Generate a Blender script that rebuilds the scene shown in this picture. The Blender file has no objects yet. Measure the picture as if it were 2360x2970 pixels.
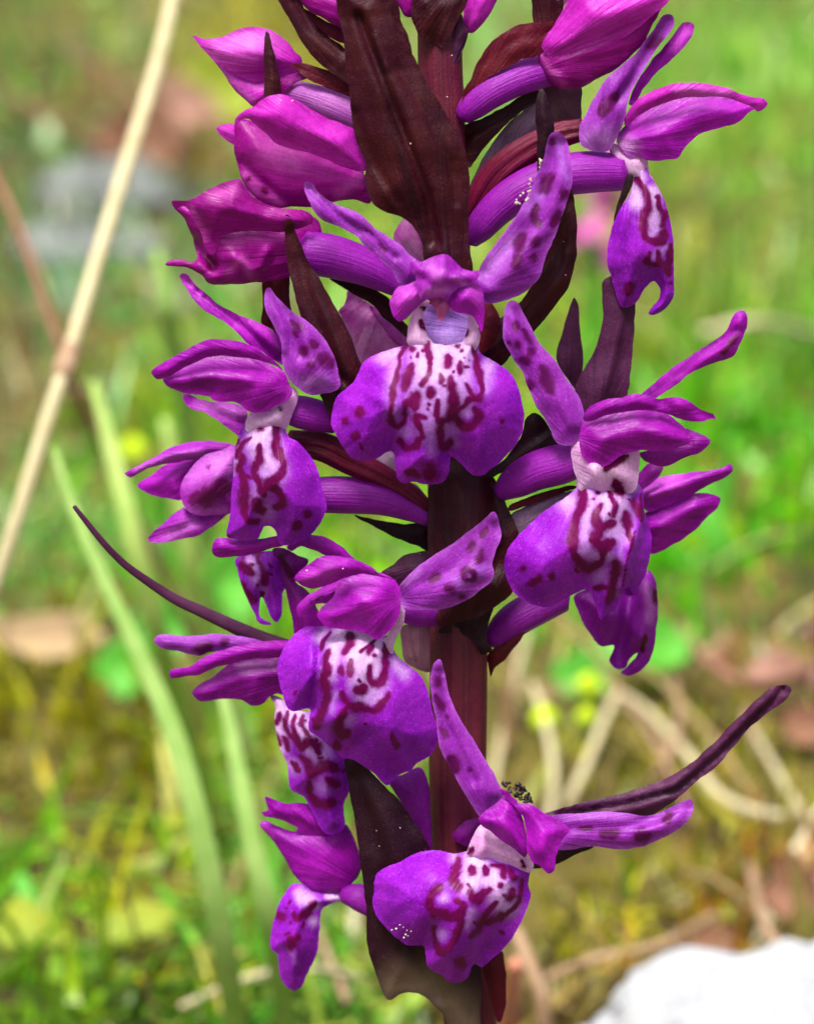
import bpy, math, random
import numpy as np
from mathutils import Vector, geometry as mgeo

random.seed(7)
rng = np.random.default_rng(11)
SC = bpy.context.scene
COL = SC.collection
R = math.radians

# ------------------------------------------------------------------ camera
PITCH = R(18.0)          # the camera looks a little down on the flower spike
CAMH = 0.14              # metres above the turf
D = 0.20                 # metres from the lens to the spike
FRAME_W = 0.0512         # metres of the world across the frame at the spike
K = FRAME_W / 2360.0
LEAN = math.tan(R(10.0)) # the spike stands nearly upright, so its top is nearer the lens
CAM = np.array([0.0, 0.0, CAMH])
FWD = np.array([0.0, math.cos(PITCH), -math.sin(PITCH)])
UP = np.array([0.0, math.sin(PITCH), math.cos(PITCH)])
RIGHT = np.array([1.0, 0.0, 0.0])

cam_data = bpy.data.cameras.new('camera')
cam = bpy.data.objects.new('camera', cam_data)
COL.objects.link(cam)
cam.location = CAM
cam.rotation_euler = (math.pi / 2 - PITCH, 0, 0)
cam_data.sensor_fit = 'HORIZONTAL'
cam_data.sensor_width = 36.0
cam_data.lens = 18.0 / (FRAME_W / 2 / D)
cam_data.clip_start = 0.01
cam_data.clip_end = 400.0
cam_data.dof.use_dof = True
cam_data.dof.focus_distance = 0.1952
cam_data.dof.aperture_fstop = 50.0
SC.camera = cam

# ------------------------------------------------------------------ sky, sun, exposure (bright overcast day)
SUN_EL, SUN_AZ = R(68), R(205)
world = bpy.data.worlds.new('World')
SC.world = world
world.use_nodes = True
wn = world.node_tree
bg = wn.nodes['Background']
sky = wn.nodes.new('ShaderNodeTexSky')
sky.sky_type = 'NISHITA'
sky.sun_disc = False
sky.sun_elevation = SUN_EL
sky.sun_rotation = SUN_AZ
sky.dust_density = 8.0
sky.air_density = 1.0
wn.links.new(sky.outputs[0], bg.inputs[0])
bg.inputs[1].default_value = 0.085
sun_data = bpy.data.lights.new('sun', 'SUN')
sun_data.energy = 2.6
sun_data.angle = R(17)
sun_data.color = (1.0, 0.97, 0.92)
sun = bpy.data.objects.new('sun', sun_data)
COL.objects.link(sun)
sdir = Vector((math.sin(SUN_AZ) * math.cos(SUN_EL), math.cos(SUN_AZ) * math.cos(SUN_EL), math.sin(SUN_EL)))
sun.rotation_euler = sdir.to_track_quat('Z', 'Y').to_euler()
sun.location = sdir * 3
SC.view_settings.view_transform = 'Standard'
SC.view_settings.look = 'None'
SC.view_settings.gamma = 1.0
SC.view_settings.use_curve_mapping = False
SC.view_settings.exposure = 1.05
SC.render.engine = 'CYCLES'
SC.cycles.max_bounces = 8

# ------------------------------------------------------------------ where things stand
def at_depth(u, v, z):
    """point of the place seen at photo position (u, v), z metres along the view axis"""
    u = np.asarray(u, float); v = np.asarray(v, float); z = np.asarray(z, float)
    x = (u - 1180) * K * z / D
    y = -(v - 1485) * K * z / D
    return CAM + z[..., None] * FWD + x[..., None] * RIGHT + y[..., None] * UP

def spike(u, v, d):
    """point of the flower spike, d photo-pixels (0.0217 mm) in front of the stem's axis"""
    u = np.asarray(u, float); v = np.asarray(v, float); d = np.asarray(d, float)
    return at_depth(u, v, D - K * (d + (1485 - v) * LEAN))

def ground_at(u, v, h=0.0):
    """point of the turf (at height h) seen at photo position"""
    u = np.asarray(u, float); v = np.asarray(v, float)
    dx = (u - 1180) * K / D; dy = -(v - 1485) * K / D
    dirv = FWD + dx[..., None] * RIGHT + dy[..., None] * UP
    t = (h - CAMH) / dirv[..., 2]
    return CAM + t[..., None] * dirv

def photo_of(p):
    q = p - CAM
    z = q @ FWD
    return (q @ RIGHT) / z * D / K + 1180, -(q @ UP) / z * D / K + 1485, z

REG = {'A': (400, 0, 1713 / 800), 'B': (1000, 0, 1713 / 800), 'C': (1500, 0, 1713 / 800),
       'D': (350, 750, 1713 / 800), 'E': (850, 700, 1713 / 800), 'F': (1400, 850, 1.875),
       'G': (180, 1420, 1713 / 800), 'H': (750, 1450, 1713 / 800), 'I': (700, 2150, 1713 / 900),
       'J': (1200, 1900, 1713 / 1160), 'W': (0, 0, 1713 / 2360), 'N': (0, 0, 1.0)}

def S(reg, pts):
    x0, y0, s = REG[reg]
    return np.array(pts, float) / s + np.array([x0, y0])

# ------------------------------------------------------------------ small mesh tools
WLOC = {}

def base_empty(name, loc, parent=None, label=None, cat=None, group=None):
    o = bpy.data.objects.new(name, None)
    o.empty_display_size = 0.004
    COL.objects.link(o)
    loc = np.asarray(loc, float)
    if parent is not None:
        o.parent = parent
        o.location = loc - WLOC[parent]
    else:
        o.location = loc
    WLOC[o] = loc
    if label: o['label'] = label
    if cat: o['category'] = cat
    if group: o['group'] = group
    return o

def tag(o, label=None, cat=None, group=None, kind=None):
    if label: o['label'] = label
    if cat: o['category'] = cat
    if group: o['group'] = group
    if kind: o['kind'] = kind
    return o

def link(name, verts, faces, mat, parent=None, origin=None, attrs=None, smooth=True, sharp=None):
    verts = np.asarray(verts, float)
    org = verts.mean(axis=0) if origin is None else np.asarray(origin, float)
    me = bpy.data.meshes.new(name)
    me.from_pydata((verts - org).tolist(), [], faces)
    for k, a in (attrs or {}).items():
        a = np.asarray(a, np.float32)
        if a.ndim == 1:
            me.attributes.new(k, 'FLOAT', 'POINT').data.foreach_set('value', a)
        elif a.shape[1] == 3:
            me.attributes.new(k, 'FLOAT_VECTOR', 'POINT').data.foreach_set('vector', a.ravel())
        else:
            me.attributes.new(k, 'FLOAT_COLOR', 'POINT').data.foreach_set('color', a.ravel())
    if smooth:
        me.polygons.foreach_set('use_smooth', [True] * len(me.polygons))
    if sharp is not None:
        sset = set(tuple(sorted(e)) for e in sharp)
        ev = np.empty(len(me.edges) * 2, np.int32); me.edges.foreach_get('vertices', ev)
        fl = [tuple(sorted(q)) in sset for q in ev.reshape(-1, 2).tolist()]
        me.attributes.new('sharp_edge', 'BOOLEAN', 'EDGE').data.foreach_set('value', fl)
    me.materials.append(mat)
    me.update()
    o = bpy.data.objects.new(name, me)
    COL.objects.link(o)
    if parent is not None:
        o.parent = parent
        o.location = org - WLOC[parent]
    else:
        o.location = org
    WLOC[o] = org
    return o

def catmull(p, closed, step):
    p = np.asarray(p, float)
    n = len(p)
    out = []
    for i in range(n if closed else n - 1):
        if closed:
            p0, p1, p2, p3 = p[i - 1], p[i], p[(i + 1) % n], p[(i + 2) % n]
        else:
            p1, p2 = p[i], p[i + 1]
            p0 = p[i - 1] if i > 0 else 2 * p1 - p2
            p3 = p[i + 2] if i + 2 < n else 2 * p2 - p1
        L = np.linalg.norm((p2 - p1)[:2])
        m = max(1, int(round(L / step)))
        # tangents limited by the chord so tight corners do not overshoot
        def tn(a, b, c):
            t = (c - a) * 0.5
            lim = min(np.linalg.norm(b - a), np.linalg.norm(c - b))
            l = np.linalg.norm(t)
            return t * (min(1.0, lim / l) if l > 1e-9 else 0)
        m1, m2 = tn(p0, p1, p2), tn(p1, p2, p3)
        if L > 1e-9:
            m1 = m1 * min(1.0, L / (np.linalg.norm(m1) + 1e-9)); m2 = m2 * min(1.0, L / (np.linalg.norm(m2) + 1e-9))
        for j in range(m):
            t = j / m
            out.append((2*t**3 - 3*t**2 + 1) * p1 + (t**3 - 2*t**2 + t) * m1 + (-2*t**3 + 3*t**2) * p2 + (t**3 - t**2) * m2)
    if not closed:
        out.append(p[-1])
    return np.array(out)

def dist_poly(P, L):
    """distance of points P to the polyline L"""
    L = np.asarray(L, float)
    if len(L) == 1:
        return np.linalg.norm(P - L[0], axis=1)
    best = np.full(len(P), 1e9)
    for a, b in zip(L[:-1], L[1:]):
        ab = b - a
        t = np.clip(((P - a) @ ab) / max(ab @ ab, 1e-9), 0, 1)
        best = np.minimum(best, np.linalg.norm(P - (a + t[:, None] * ab), axis=1))
    return best

def inside(P, poly):
    x, y = P[:, 0], P[:, 1]
    c = np.zeros(len(P), bool)
    for (x1, y1), (x2, y2) in zip(poly, np.roll(poly, -1, axis=0)):
        if y1 == y2: continue
        hit = ((y1 > y) != (y2 > y)) & (x < (x2 - x1) * (y - y1) / (y2 - y1) + x1)
        c ^= hit
    return c

def wob(P, seed, f=0.02):
    """smooth wobble, -1..1"""
    r = np.random.default_rng(seed)
    s = 0
    for k in range(5):
        a = r.uniform(0, 6.28); w = f * (0.6 + 0.5 * k)
        s = s + np.sin((P[:, 0] * math.cos(a) + P[:, 1] * math.sin(a)) * w + r.uniform(0, 6.28)) / (1 + 0.5 * k)
    return s / 2.4

SEED = [100]

def sheet(name, parent, mat, outline, d, base=None, g=(0, 0), puff=(25, 45), body=0, ridges=(), marks=(), whites=(),
          sp=11, thick=5, rough=3.0, origin=None, curl=0.0, pale=()):
    """petal, lip, bract or bud: a closed shell with a bellied face, folds along `ridges` and pigment and painted-highlight fields for its material.
    d: height of its middle before the stem axis; g: slope in x and y; puff: belly and how fast it rises from the rim"""
    SEED[0] += 1
    seed = SEED[0]
    out = catmull(outline, True, sp * 0.8)
    # drop near-duplicates
    keep = [0]
    for i in range(1, len(out)):
        if np.linalg.norm(out[i] - out[keep[-1]]) > sp * 0.3: keep.append(i)
    out = out[keep]
    out = out + np.stack([wob(out, seed + 5000, 0.06), wob(out, seed + 6000, 0.06)], 1) * min(2.0, sp * 0.2) + np.stack([wob(out, seed + 7000, 0.17), wob(out, seed + 8000, 0.17)], 1) * 1.3
    lo, hi = out.min(0), out.max(0)
    gx = np.arange(lo[0], hi[0], sp); gy = np.arange(lo[1], hi[1], sp * 0.866)
    G = np.array([(x + (sp / 2 if j % 2 else 0), y) for j, y in enumerate(gy) for x in gx])
    loop = np.vstack([out, out[:1]])
    if len(G):
        G = G[inside(G, out)]
    if len(G):
        G = G[dist_poly(G, loop) > sp * 0.55]
    pts = np.vstack([out, G]) if len(G) else out
    res = mgeo.delaunay_2d_cdt([Vector(p) for p in pts], [], [list(range(len(out)))], 1, 1e-4)
    P = np.array([(p.x, p.y) for p in res[0]])
    F = [list(f) for f in res[2]]
    n = len(P)
    dist = dist_poly(P, loop)
    c = P.mean(0)
    if base is None:
        ev, ax = np.linalg.eigh(np.cov((P - c).T))
        ax = ax[:, 1] * math.sqrt(ev[1]) * 4.0
        far_end, near_end = c + ax, c - ax
        b = near_end if np.hypot(near_end[0] - 1310, (near_end[1] - c[1]) * 0.3 - 60) < np.hypot(far_end[0] - 1310, (far_end[1] - c[1]) * 0.3 - 60) else far_end
    else:
        b = np.asarray(base, float)
    v = P - b
    mean = v.mean(0); ang0 = math.atan2(mean[1], mean[0])
    a = np.arctan2(v[:, 1], v[:, 0]) - ang0
    a = (a + math.pi) % (2 * math.pi) - math.pi
    a = a / max(np.abs(a).max(), 1e-6) * 0.8
    amp, w = puff
    rk = 0.8 if name == 'bract' else 1.1
    if name == 'lip': amp *= 1.5; rough = max(rough, 6.0)
    elif not body: amp *= 1.15 if name == 'bract' else 1.35
    if body:
        prof = 1 - np.exp(-dist / w)
    else:                      # thin petals: flat at the rim, gently bellied inside
        prof = 1 - np.exp(-(dist / (w * 1.2)) ** 1.5)
    dep = d + (P[:, 0] - c[0]) * g[0] + (P[:, 1] - c[1]) * g[1] + amp * prof
    q = np.linalg.norm(P - c, axis=1)
    dep = dep - curl * (q / q.max()) ** 2
    # fine lengthwise creases
    cr = np.sin(a * 17 + wob(P, seed + 40, 0.012) * 1.6) + 0.6 * np.sin(a * 31 + wob(P, seed + 41, 0.02) * 2.0)
    dep = dep + cr * (0.9 if name == 'lip' else 1.7 if not body else 2.0) * np.minimum(dist / 25, 1)
    for rl, ra, rw in ridges:
        dep = dep + ra * rk * np.exp(-(dist_poly(P, rl) / rw) ** 2)
    dep = dep + wob(P, seed, 0.025) * rough * 1.5 * np.minimum(dist / 20 + 0.6, 1.3) + wob(P, seed + 77, 0.075) * 2.2 * np.exp(-dist / 25) + wob(P, seed + 78, 0.11) * 0.5 * rough / 3
    mx = dist.max()
    round_ = np.sqrt(np.clip(1 - (1 - np.clip(dist / (w * 1.6 if body else 14), 0, 1)) ** 2, 0, 1))
    back = dep - thick * (0.25 + 0.75 * round_) - body * round_
    # pigment, and pale patches that also hold painted highlights
    Pw = P + np.stack([wob(P, seed + 900, 0.07), wob(P, seed + 901, 0.07)], 1) * 4.5
    mark = np.full(n, -4.0)
    for ml, mw in marks:
        if len(ml) > 1:
            mc = catmull(ml, False, 6)
            sL = np.linspace(0, 1, len(mc))
            ww = mw * 0.64 * (0.62 + 0.38 * np.sin(math.pi * sL) ** 0.6) * (1 + 0.16 * np.sin(sL * len(mc) * 0.35 + mw))
            for a_, b_, w_ in zip(mc[:-1], mc[1:], ww):
                mark = np.maximum(mark, 1 - dist_poly(Pw, np.array([a_, b_])) / w_)
        else:
            mark = np.maximum(mark, 1 - dist_poly(Pw, ml) / (mw * 0.58))
    if name == 'lip' and len(marks) > 2:
        gm = np.random.default_rng(seed)
        for _ in range(9):
            ml, mw = marks[gm.integers(0, len(marks))]
            q0 = ml[gm.integers(0, len(ml))] + gm.normal(0, 20, 2)
            mark = np.maximum(mark, 1 - dist_poly(Pw, np.array([q0, q0 + gm.normal(0, 5, 2)])) / gm.uniform(3.0, 5.5))
    white = np.zeros(n)
    for wl, wr, ws in whites:
        t = np.clip((wr + ws / 2 - dist_poly(Pw, wl)) / ws, 0, 1)
        white = np.maximum(white, t * t * (3 - 2 * t))
    light = np.zeros(n)
    for wl, wr, ws in pale:
        t = np.clip((wr + ws / 2 - dist_poly(P, wl)) / ws, 0, 1)
        light = np.maximum(light, t * t * (3 - 2 * t))
    far = np.linalg.norm(v, axis=1)
    fan = np.stack([a, far / max(far.max(), 1), np.full(n, seed * 1.37)], 1)
    front3 = spike(P[:, 0], P[:, 1], dep)
    back3 = spike(P[:, 0], P[:, 1], back)
    V = np.vstack([front3, back3])
    # wind every triangle to face the lens
    faces = []
    cnt = {}
    for f in F:
        p0, p1, p2 = P[f[0]], P[f[1]], P[f[2]]
        area = (p1[0]-p0[0])*(p2[1]-p0[1]) - (p1[1]-p0[1])*(p2[0]-p0[0])
        if area > 0: f = f[::-1]
        faces.append(f)
        for x, y in ((f[0], f[1]), (f[1], f[2]), (f[2], f[0])):
            cnt[(x, y)] = 1
    bnd = [(x, y) for (x, y) in cnt if (y, x) not in cnt]
    allf = faces + [[i + n for i in f[::-1]] for f in faces] + [[y, x, x + n, y + n] for x, y in bnd]
    edge = np.exp(-dist / 9.0)
    at = {'mark': np.tile(mark, 2), 'white': np.tile(white, 2), 'edge': np.tile(edge, 2), 'pale': np.tile(light, 2),
          'fan': np.vstack([fan, fan])}
    return link(name, V, allf, mat, parent, origin, at, sharp=None if body else [e for e in bnd] + [(x + n, y + n) for x, y in bnd])

def tube(name, parent, mat, path, d, rad, ribs=0, ribamp=0.0, flat=1.0, nseg=18, origin=None, white0=0.0, world=False, closed_tip=True, step=14):
    """rounded tube along a path: path in photo pixels with heights d, or (world=True) in metres"""
    path = np.asarray(path, float)
    m = len(path)
    d = np.broadcast_to(np.asarray(d, float), (m,)) if not world else None
    rad = np.interp(np.linspace(0, 1, m), np.linspace(0, 1, len(np.atleast_1d(rad))), np.atleast_1d(rad))
    if world:
        C0 = path; Rr = rad
    else:
        C0 = spike(path[:, 0], path[:, 1], d); Rr = rad * K
    Q = np.column_stack([C0 * 1e4, Rr * 1e4])
    L = np.linalg.norm(np.diff(C0, axis=0), axis=1).sum() * 1e4
    st = (L / 40) if world else step * K * 1e4
    n3 = catmull3(Q, max(st, 1e-3))
    Cc, Rc = n3[:, :3] / 1e4, n3[:, 3] / 1e4
    N = len(Cc)
    T = np.gradient(Cc, axis=0)
    T /= np.linalg.norm(T, axis=1)[:, None] + 1e-12
    ref = -FWD
    V = []; fan = []
    s = np.linspace(0, 1, N)
    for i in range(N):
        side = np.cross(T[i], ref); side /= np.linalg.norm(side) + 1e-12
        nor = np.cross(side, T[i])
        for j in range(nseg):
            a = 2 * math.pi * j / nseg
            r = Rc[i] * (1 + ribamp * math.cos(ribs * a))
            V.append(Cc[i] + r * (math.cos(a) * side + flat * math.sin(a) * nor))
            fan.append((a if a < math.pi else 2 * math.pi - a, s[i], 3.3))
    faces = []
    for i in range(N - 1):
        for j in range(nseg):
            k = (j + 1) % nseg
            faces.append([i*nseg + j, i*nseg + k, (i+1)*nseg + k, (i+1)*nseg + j])
    for end in (0, N - 1):
        sgn = -1 if end == 0 else 1
        V.append(Cc[end] + sgn * T[end] * Rc[end] * (0.6 if closed_tip else 0.05)); fan.append((0, s[end], 3.3))
        ci = len(V) - 1
        for j in range(nseg):
            k = (j + 1) % nseg
            faces.append([end*nseg + j, end*nseg + k, ci] if sgn > 0 else [end*nseg + k, end*nseg + j, ci])
    n = len(V)
    fan = np.array(fan)
    at = {'mark': np.full(n, -4.0), 'white': white0 * np.clip(1 - fan[:, 1] * 4, 0, 1), 'edge': np.zeros(n), 'pale': np.zeros(n), 'fan': fan}
    return link(name, V, faces, mat, parent, origin, at)

def catmull3(p, step):
    out = []
    n = len(p)
    for i in range(n - 1):
        p1, p2 = p[i], p[i+1]
        p0 = p[i-1] if i else 2*p1 - p2
        p3 = p[i+2] if i + 2 < n else 2*p2 - p1
        m = max(2, int(round(np.linalg.norm((p2 - p1)[:3]) / step)))
        for j in range(m):
            t = j / m
            out.append(0.5*((2*p1) + (-p0+p2)*t + (2*p0-5*p1+4*p2-p3)*t*t + (-p0+3*p1-3*p2+p3)*t**3))
    out.append(p[-1])
    out = np.array(out)
    out[:, 3] = np.maximum(out[:, 3], p[:, 3].min() * 0.8)
    return out

# ------------------------------------------------------------------ materials
def lin(*c):
    return tuple(((x/255)/12.92 if x/255 <= 0.04045 else ((x/255+0.055)/1.055)**2.4) for x in c)

def NT(name):
    m = bpy.data.materials.new(name)
    m.use_nodes = True
    t = m.node_tree
    t.nodes.clear()
    return m, t

class B:
    """short-hand for building node trees"""
    def __init__(s, t): s.t = t
    def n(s, typ, **kw):
        x = s.t.nodes.new(typ)
        for k, v in kw.items(): setattr(x, k, v)
        return x
    def put(s, sock, v):
        if isinstance(v, bpy.types.NodeSocket): s.t.links.new(v, sock)
        elif isinstance(v, (tuple, list)) and len(v) == 3 and sock.type == 'RGBA': sock.default_value = (*v, 1)
        else: sock.default_value = v
    def attr(s, name, out='Fac'):
        return s.n('ShaderNodeAttribute', attribute_name=name).outputs[out]
    def math(s, op, a, b=0.0, c=None, clamp=False):
        x = s.n('ShaderNodeMath', operation=op, use_clamp=clamp)
        s.put(x.inputs[0], a); s.put(x.inputs[1], b)
        if c is not None: s.put(x.inputs[2], c)
        return x.outputs[0]
    def ramp(s, v, a, b, lo=0.0, hi=1.0):
        x = s.n('ShaderNodeMapRange', interpolation_type='SMOOTHSTEP')
        s.put(x.inputs['Value'], v); s.put(x.inputs['From Min'], a); s.put(x.inputs['From Max'], b)
        s.put(x.inputs['To Min'], lo); s.put(x.inputs['To Max'], hi)
        return x.outputs[0]
    def mix(s, f, a, b, mode='MIX'):
        x = s.n('ShaderNodeMix', data_type='RGBA', blend_type=mode)
        s.put(x.inputs['Factor'], f); s.put(x.inputs['A'], a); s.put(x.inputs['B'], b)
        return x.outputs['Result']
    def noise(s, vec, scale, detail=2.0, rough=0.5, dist=0.0):
        x = s.n('ShaderNodeTexNoise')
        s.put(x.inputs['Vector'], vec); s.put(x.inputs['Scale'], scale); s.put(x.inputs['Detail'], detail)
        s.put(x.inputs['Roughness'], rough); s.put(x.inputs['Distortion'], dist)
        return x.outputs['Fac']
    def vmul(s, vec, xyz):
        x = s.n('ShaderNodeVectorMath', operation='MULTIPLY')
        s.put(x.inputs[0], vec); x.inputs[1].default_value = xyz
        return x.outputs[0]

def petal_mat(name, ca, cb, cmark=(0.09, 0.002, 0.035), cwhite=(0.72, 0.60, 0.80), mark_soft=0.35, mark_mix=1.0, vein=0.25, vein_col=None,
              rough=0.42, trans=0.38, edge_col=None, edge=0.0, sparkle=0.35, spec=0.32, grain=1.0, freq=15.0, pale_col=None):
    m, t = NT(name)
    b = B(t)
    geo = b.n('ShaderNodeTexCoord').outputs['Object']
    fan = b.attr('fan', 'Vector')
    blot = b.noise(geo, 420, 3, 0.6)
    streak = b.noise(b.vmul(fan, (freq, 2.2, 1)), 1.0, 3, 0.6)
    sepx = b.n('ShaderNodeSeparateXYZ'); b.put(sepx.inputs[0], fan); fan_y = sepx.outputs[1]
    lilac = lin(182, 102, 228)
    fine = b.noise(geo, 7600, 2, 0.65)
    cells = b.noise(geo, 5200, 1, 0.5)
    col = b.mix(b.ramp(blot, 0.3, 0.7), ca, cb)
    vc = vein_col or tuple(x * 0.45 for x in ca)
    col = b.mix(b.math('MULTIPLY', b.ramp(streak, 0.50, 0.72), vein), col, vc)
    if pale_col is not None:
        col = b.mix(b.attr('pale'), col, pale_col)
    wn_ = b.math('ADD', b.attr('white'), b.math('MULTIPLY', b.math('SUBTRACT', blot, 0.5), 0.35))
    col = b.mix(b.ramp(b.math('MULTIPLY', wn_, b.ramp(b.attr('white'), 0.0, 0.06)), 0.05, 0.95), col, b.mix(b.ramp(b.math('ADD', fan_y, b.math('MULTIPLY', streak, 0.3)), 0.28, 0.90), cwhite, tuple(0.15 * x + 0.85 * y for x, y in zip(cwhite, lilac))))
    if edge > 0:
        col = b.mix(b.math('MULTIPLY', b.attr('edge'), edge), col, edge_col)
    mk = b.math('ADD', b.attr('mark'), b.math('MULTIPLY', b.math('SUBTRACT', b.noise(geo, 2100, 3, 0.65), 0.5), 1.0))
    mk2 = b.math('ADD', mk, b.math('MULTIPLY', b.math('SUBTRACT', b.noise(geo, 1100, 2, 0.5), 0.5), 1.1))
    halo = tuple(0.5 * x + 0.5 * y for x, y in zip(cmark, ca))
    col = b.mix(b.math('MULTIPLY', b.ramp(mk2, -1.1, 0.1), 0.45 * mark_mix), col, halo)
    # papillae: the glints of the skin's minute cells, painted in as lighter flecks
    col = b.mix(b.math('MULTIPLY', b.ramp(fine, 0.56, 0.72), sparkle), col, b.mix(0.12, b.mix(1.0, col, (1.7, 1.7, 1.6), 'MULTIPLY'), (0.9, 0.6, 0.95)))
    col = b.mix(b.math('MULTIPLY', b.ramp(cells, 0.58, 0.38), 0.22), col, b.mix(0.6, col, (0, 0, 0)))
    col = b.mix(b.math('MULTIPLY', b.ramp(mk2, -mark_soft, mark_soft), mark_mix), col, b.mix(b.ramp(fine, 0.6, 0.75), cmark, tuple(min(1, 1.8 * x) for x in cmark)))
    p = b.n('ShaderNodeBsdfPrincipled')
    b.put(p.inputs['Base Color'], col)
    b.put(p.inputs['Roughness'], b.ramp(fine, 0.3, 0.7, rough - 0.1, rough + 0.14))
    p.inputs['Specular IOR Level'].default_value = spec
    bp = b.n('ShaderNodeBump'); bp.inputs['Strength'].default_value = 0.28 * grain; bp.inputs['Distance'].default_value = 0.00006
    b.put(bp.inputs['Height'], fine)
    bp2 = b.n('ShaderNodeBump'); bp2.inputs['Strength'].default_value = 0.55; bp2.inputs['Distance'].default_value = 0.00018
    b.put(bp2.inputs['Height'], streak); t.links.new(bp.outputs[0], bp2.inputs['Normal'])
    t.links.new(bp2.outputs[0], p.inputs['Normal'])
    tr = b.n('ShaderNodeBsdfTranslucent'); b.put(tr.inputs[0], col)
    mx = b.n('ShaderNodeMixShader'); mx.inputs[0].default_value = trans
    t.links.new(p.outputs[0], mx.inputs[1]); t.links.new(tr.outputs[0], mx.inputs[2])
    t.links.new(mx.outputs[0], b.n('ShaderNodeOutputMaterial').inputs[0])
    return m

VIOLET = lin(150, 44, 205)
M = {}
M['lip'] = petal_mat('lip_skin', lin(144, 14, 192), lin(168, 34, 208), vein=0.10, sparkle=0.65, trans=0.32, spec=0.22, cwhite=lin(230, 188, 238), cmark=lin(108, 0, 80), mark_soft=0.42)
M['petal'] = petal_mat('petal_skin', lin(158, 4, 174), lin(190, 20, 202), vein=0.45, sparkle=0.30, cmark=lin(104, 0, 84), cwhite=lin(226, 160, 232), pale_col=lin(220, 84, 224))
M['inner_petal'] = petal_mat('inner_petal_skin', lin(146, 2, 158), lin(174, 14, 184), vein=0.45, sparkle=0.30, cmark=lin(90, 0, 74), cwhite=lin(226, 160, 232), pale_col=lin(210, 80, 216))
M['back_petal'] = petal_mat('far_petal_skin', lin(166, 22, 188), lin(196, 56, 210), vein=0.45, sparkle=0.25, cmark=lin(126, 20, 110), cwhite=lin(232, 184, 238), pale_col=lin(220, 120, 232))
M['dark_petal'] = petal_mat('dark_petal_skin', lin(122, 0, 132), lin(148, 6, 158), vein=0.45, sparkle=0.25, cmark=lin(80, 0, 62))
M['sepal'] = petal_mat('sepal_skin', lin(144, 24, 172), lin(166, 52, 192), vein=0.30, sparkle=0.5, mark_soft=0.5, mark_mix=1.0, cmark=lin(94, 0, 86), cwhite=lin(206, 130, 228), edge_col=lin(200, 104, 228), edge=0.5, pale_col=lin(196, 110, 218))
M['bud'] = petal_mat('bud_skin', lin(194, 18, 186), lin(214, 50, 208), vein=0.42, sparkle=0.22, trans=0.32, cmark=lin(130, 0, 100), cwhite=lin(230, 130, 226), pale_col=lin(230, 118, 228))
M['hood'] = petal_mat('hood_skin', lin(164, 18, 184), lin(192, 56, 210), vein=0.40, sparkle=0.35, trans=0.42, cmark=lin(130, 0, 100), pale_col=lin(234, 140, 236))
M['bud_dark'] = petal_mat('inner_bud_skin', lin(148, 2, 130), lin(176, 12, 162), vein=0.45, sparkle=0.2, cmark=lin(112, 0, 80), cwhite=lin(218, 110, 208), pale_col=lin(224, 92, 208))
M['pink'] = petal_mat('mottled_petal_skin', lin(226, 90, 214), lin(244, 180, 240), vein=0.6, sparkle=0.2, vein_col=lin(186, 30, 150), trans=0.35)
M['spur'] = petal_mat('spur_skin', lin(146, 14, 166), lin(166, 34, 188), vein=0.16, sparkle=0.30, freq=9, cwhite=lin(226, 190, 224), pale_col=lin(212, 128, 222))
M['pale_spur'] = petal_mat('pale_spur_skin', lin(184, 84, 196), lin(204, 118, 212), vein=0.35, sparkle=0.2, freq=9)
M['throat'] = petal_mat('throat_skin', lin(176, 124, 224), lin(196, 150, 236), vein=0.1, sparkle=0.3)
M['column'] = petal_mat('column_skin', lin(186, 44, 140), lin(214, 110, 184), vein=0.2, sparkle=0.3, rough=0.3)
M['neck'] = petal_mat('neck_skin', lin(248, 190, 246), lin(252, 218, 252), vein=0.2, vein_col=lin(200, 120, 200), sparkle=0.3, cmark=lin(112, 0, 78), trans=0.58, spec=0.15)
M['mauve'] = petal_mat('pale_bract_skin', lin(140, 104, 140), lin(172, 140, 172), vein=0.4, vein_col=lin(96, 60, 92), sparkle=0.2, trans=0.3)
M['ovary'] = petal_mat('ovary_skin', lin(104, 10, 46), lin(130, 26, 72), vein=0.6, vein_col=lin(50, 4, 20), sparkle=0.12, freq=7, rough=0.36)

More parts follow.
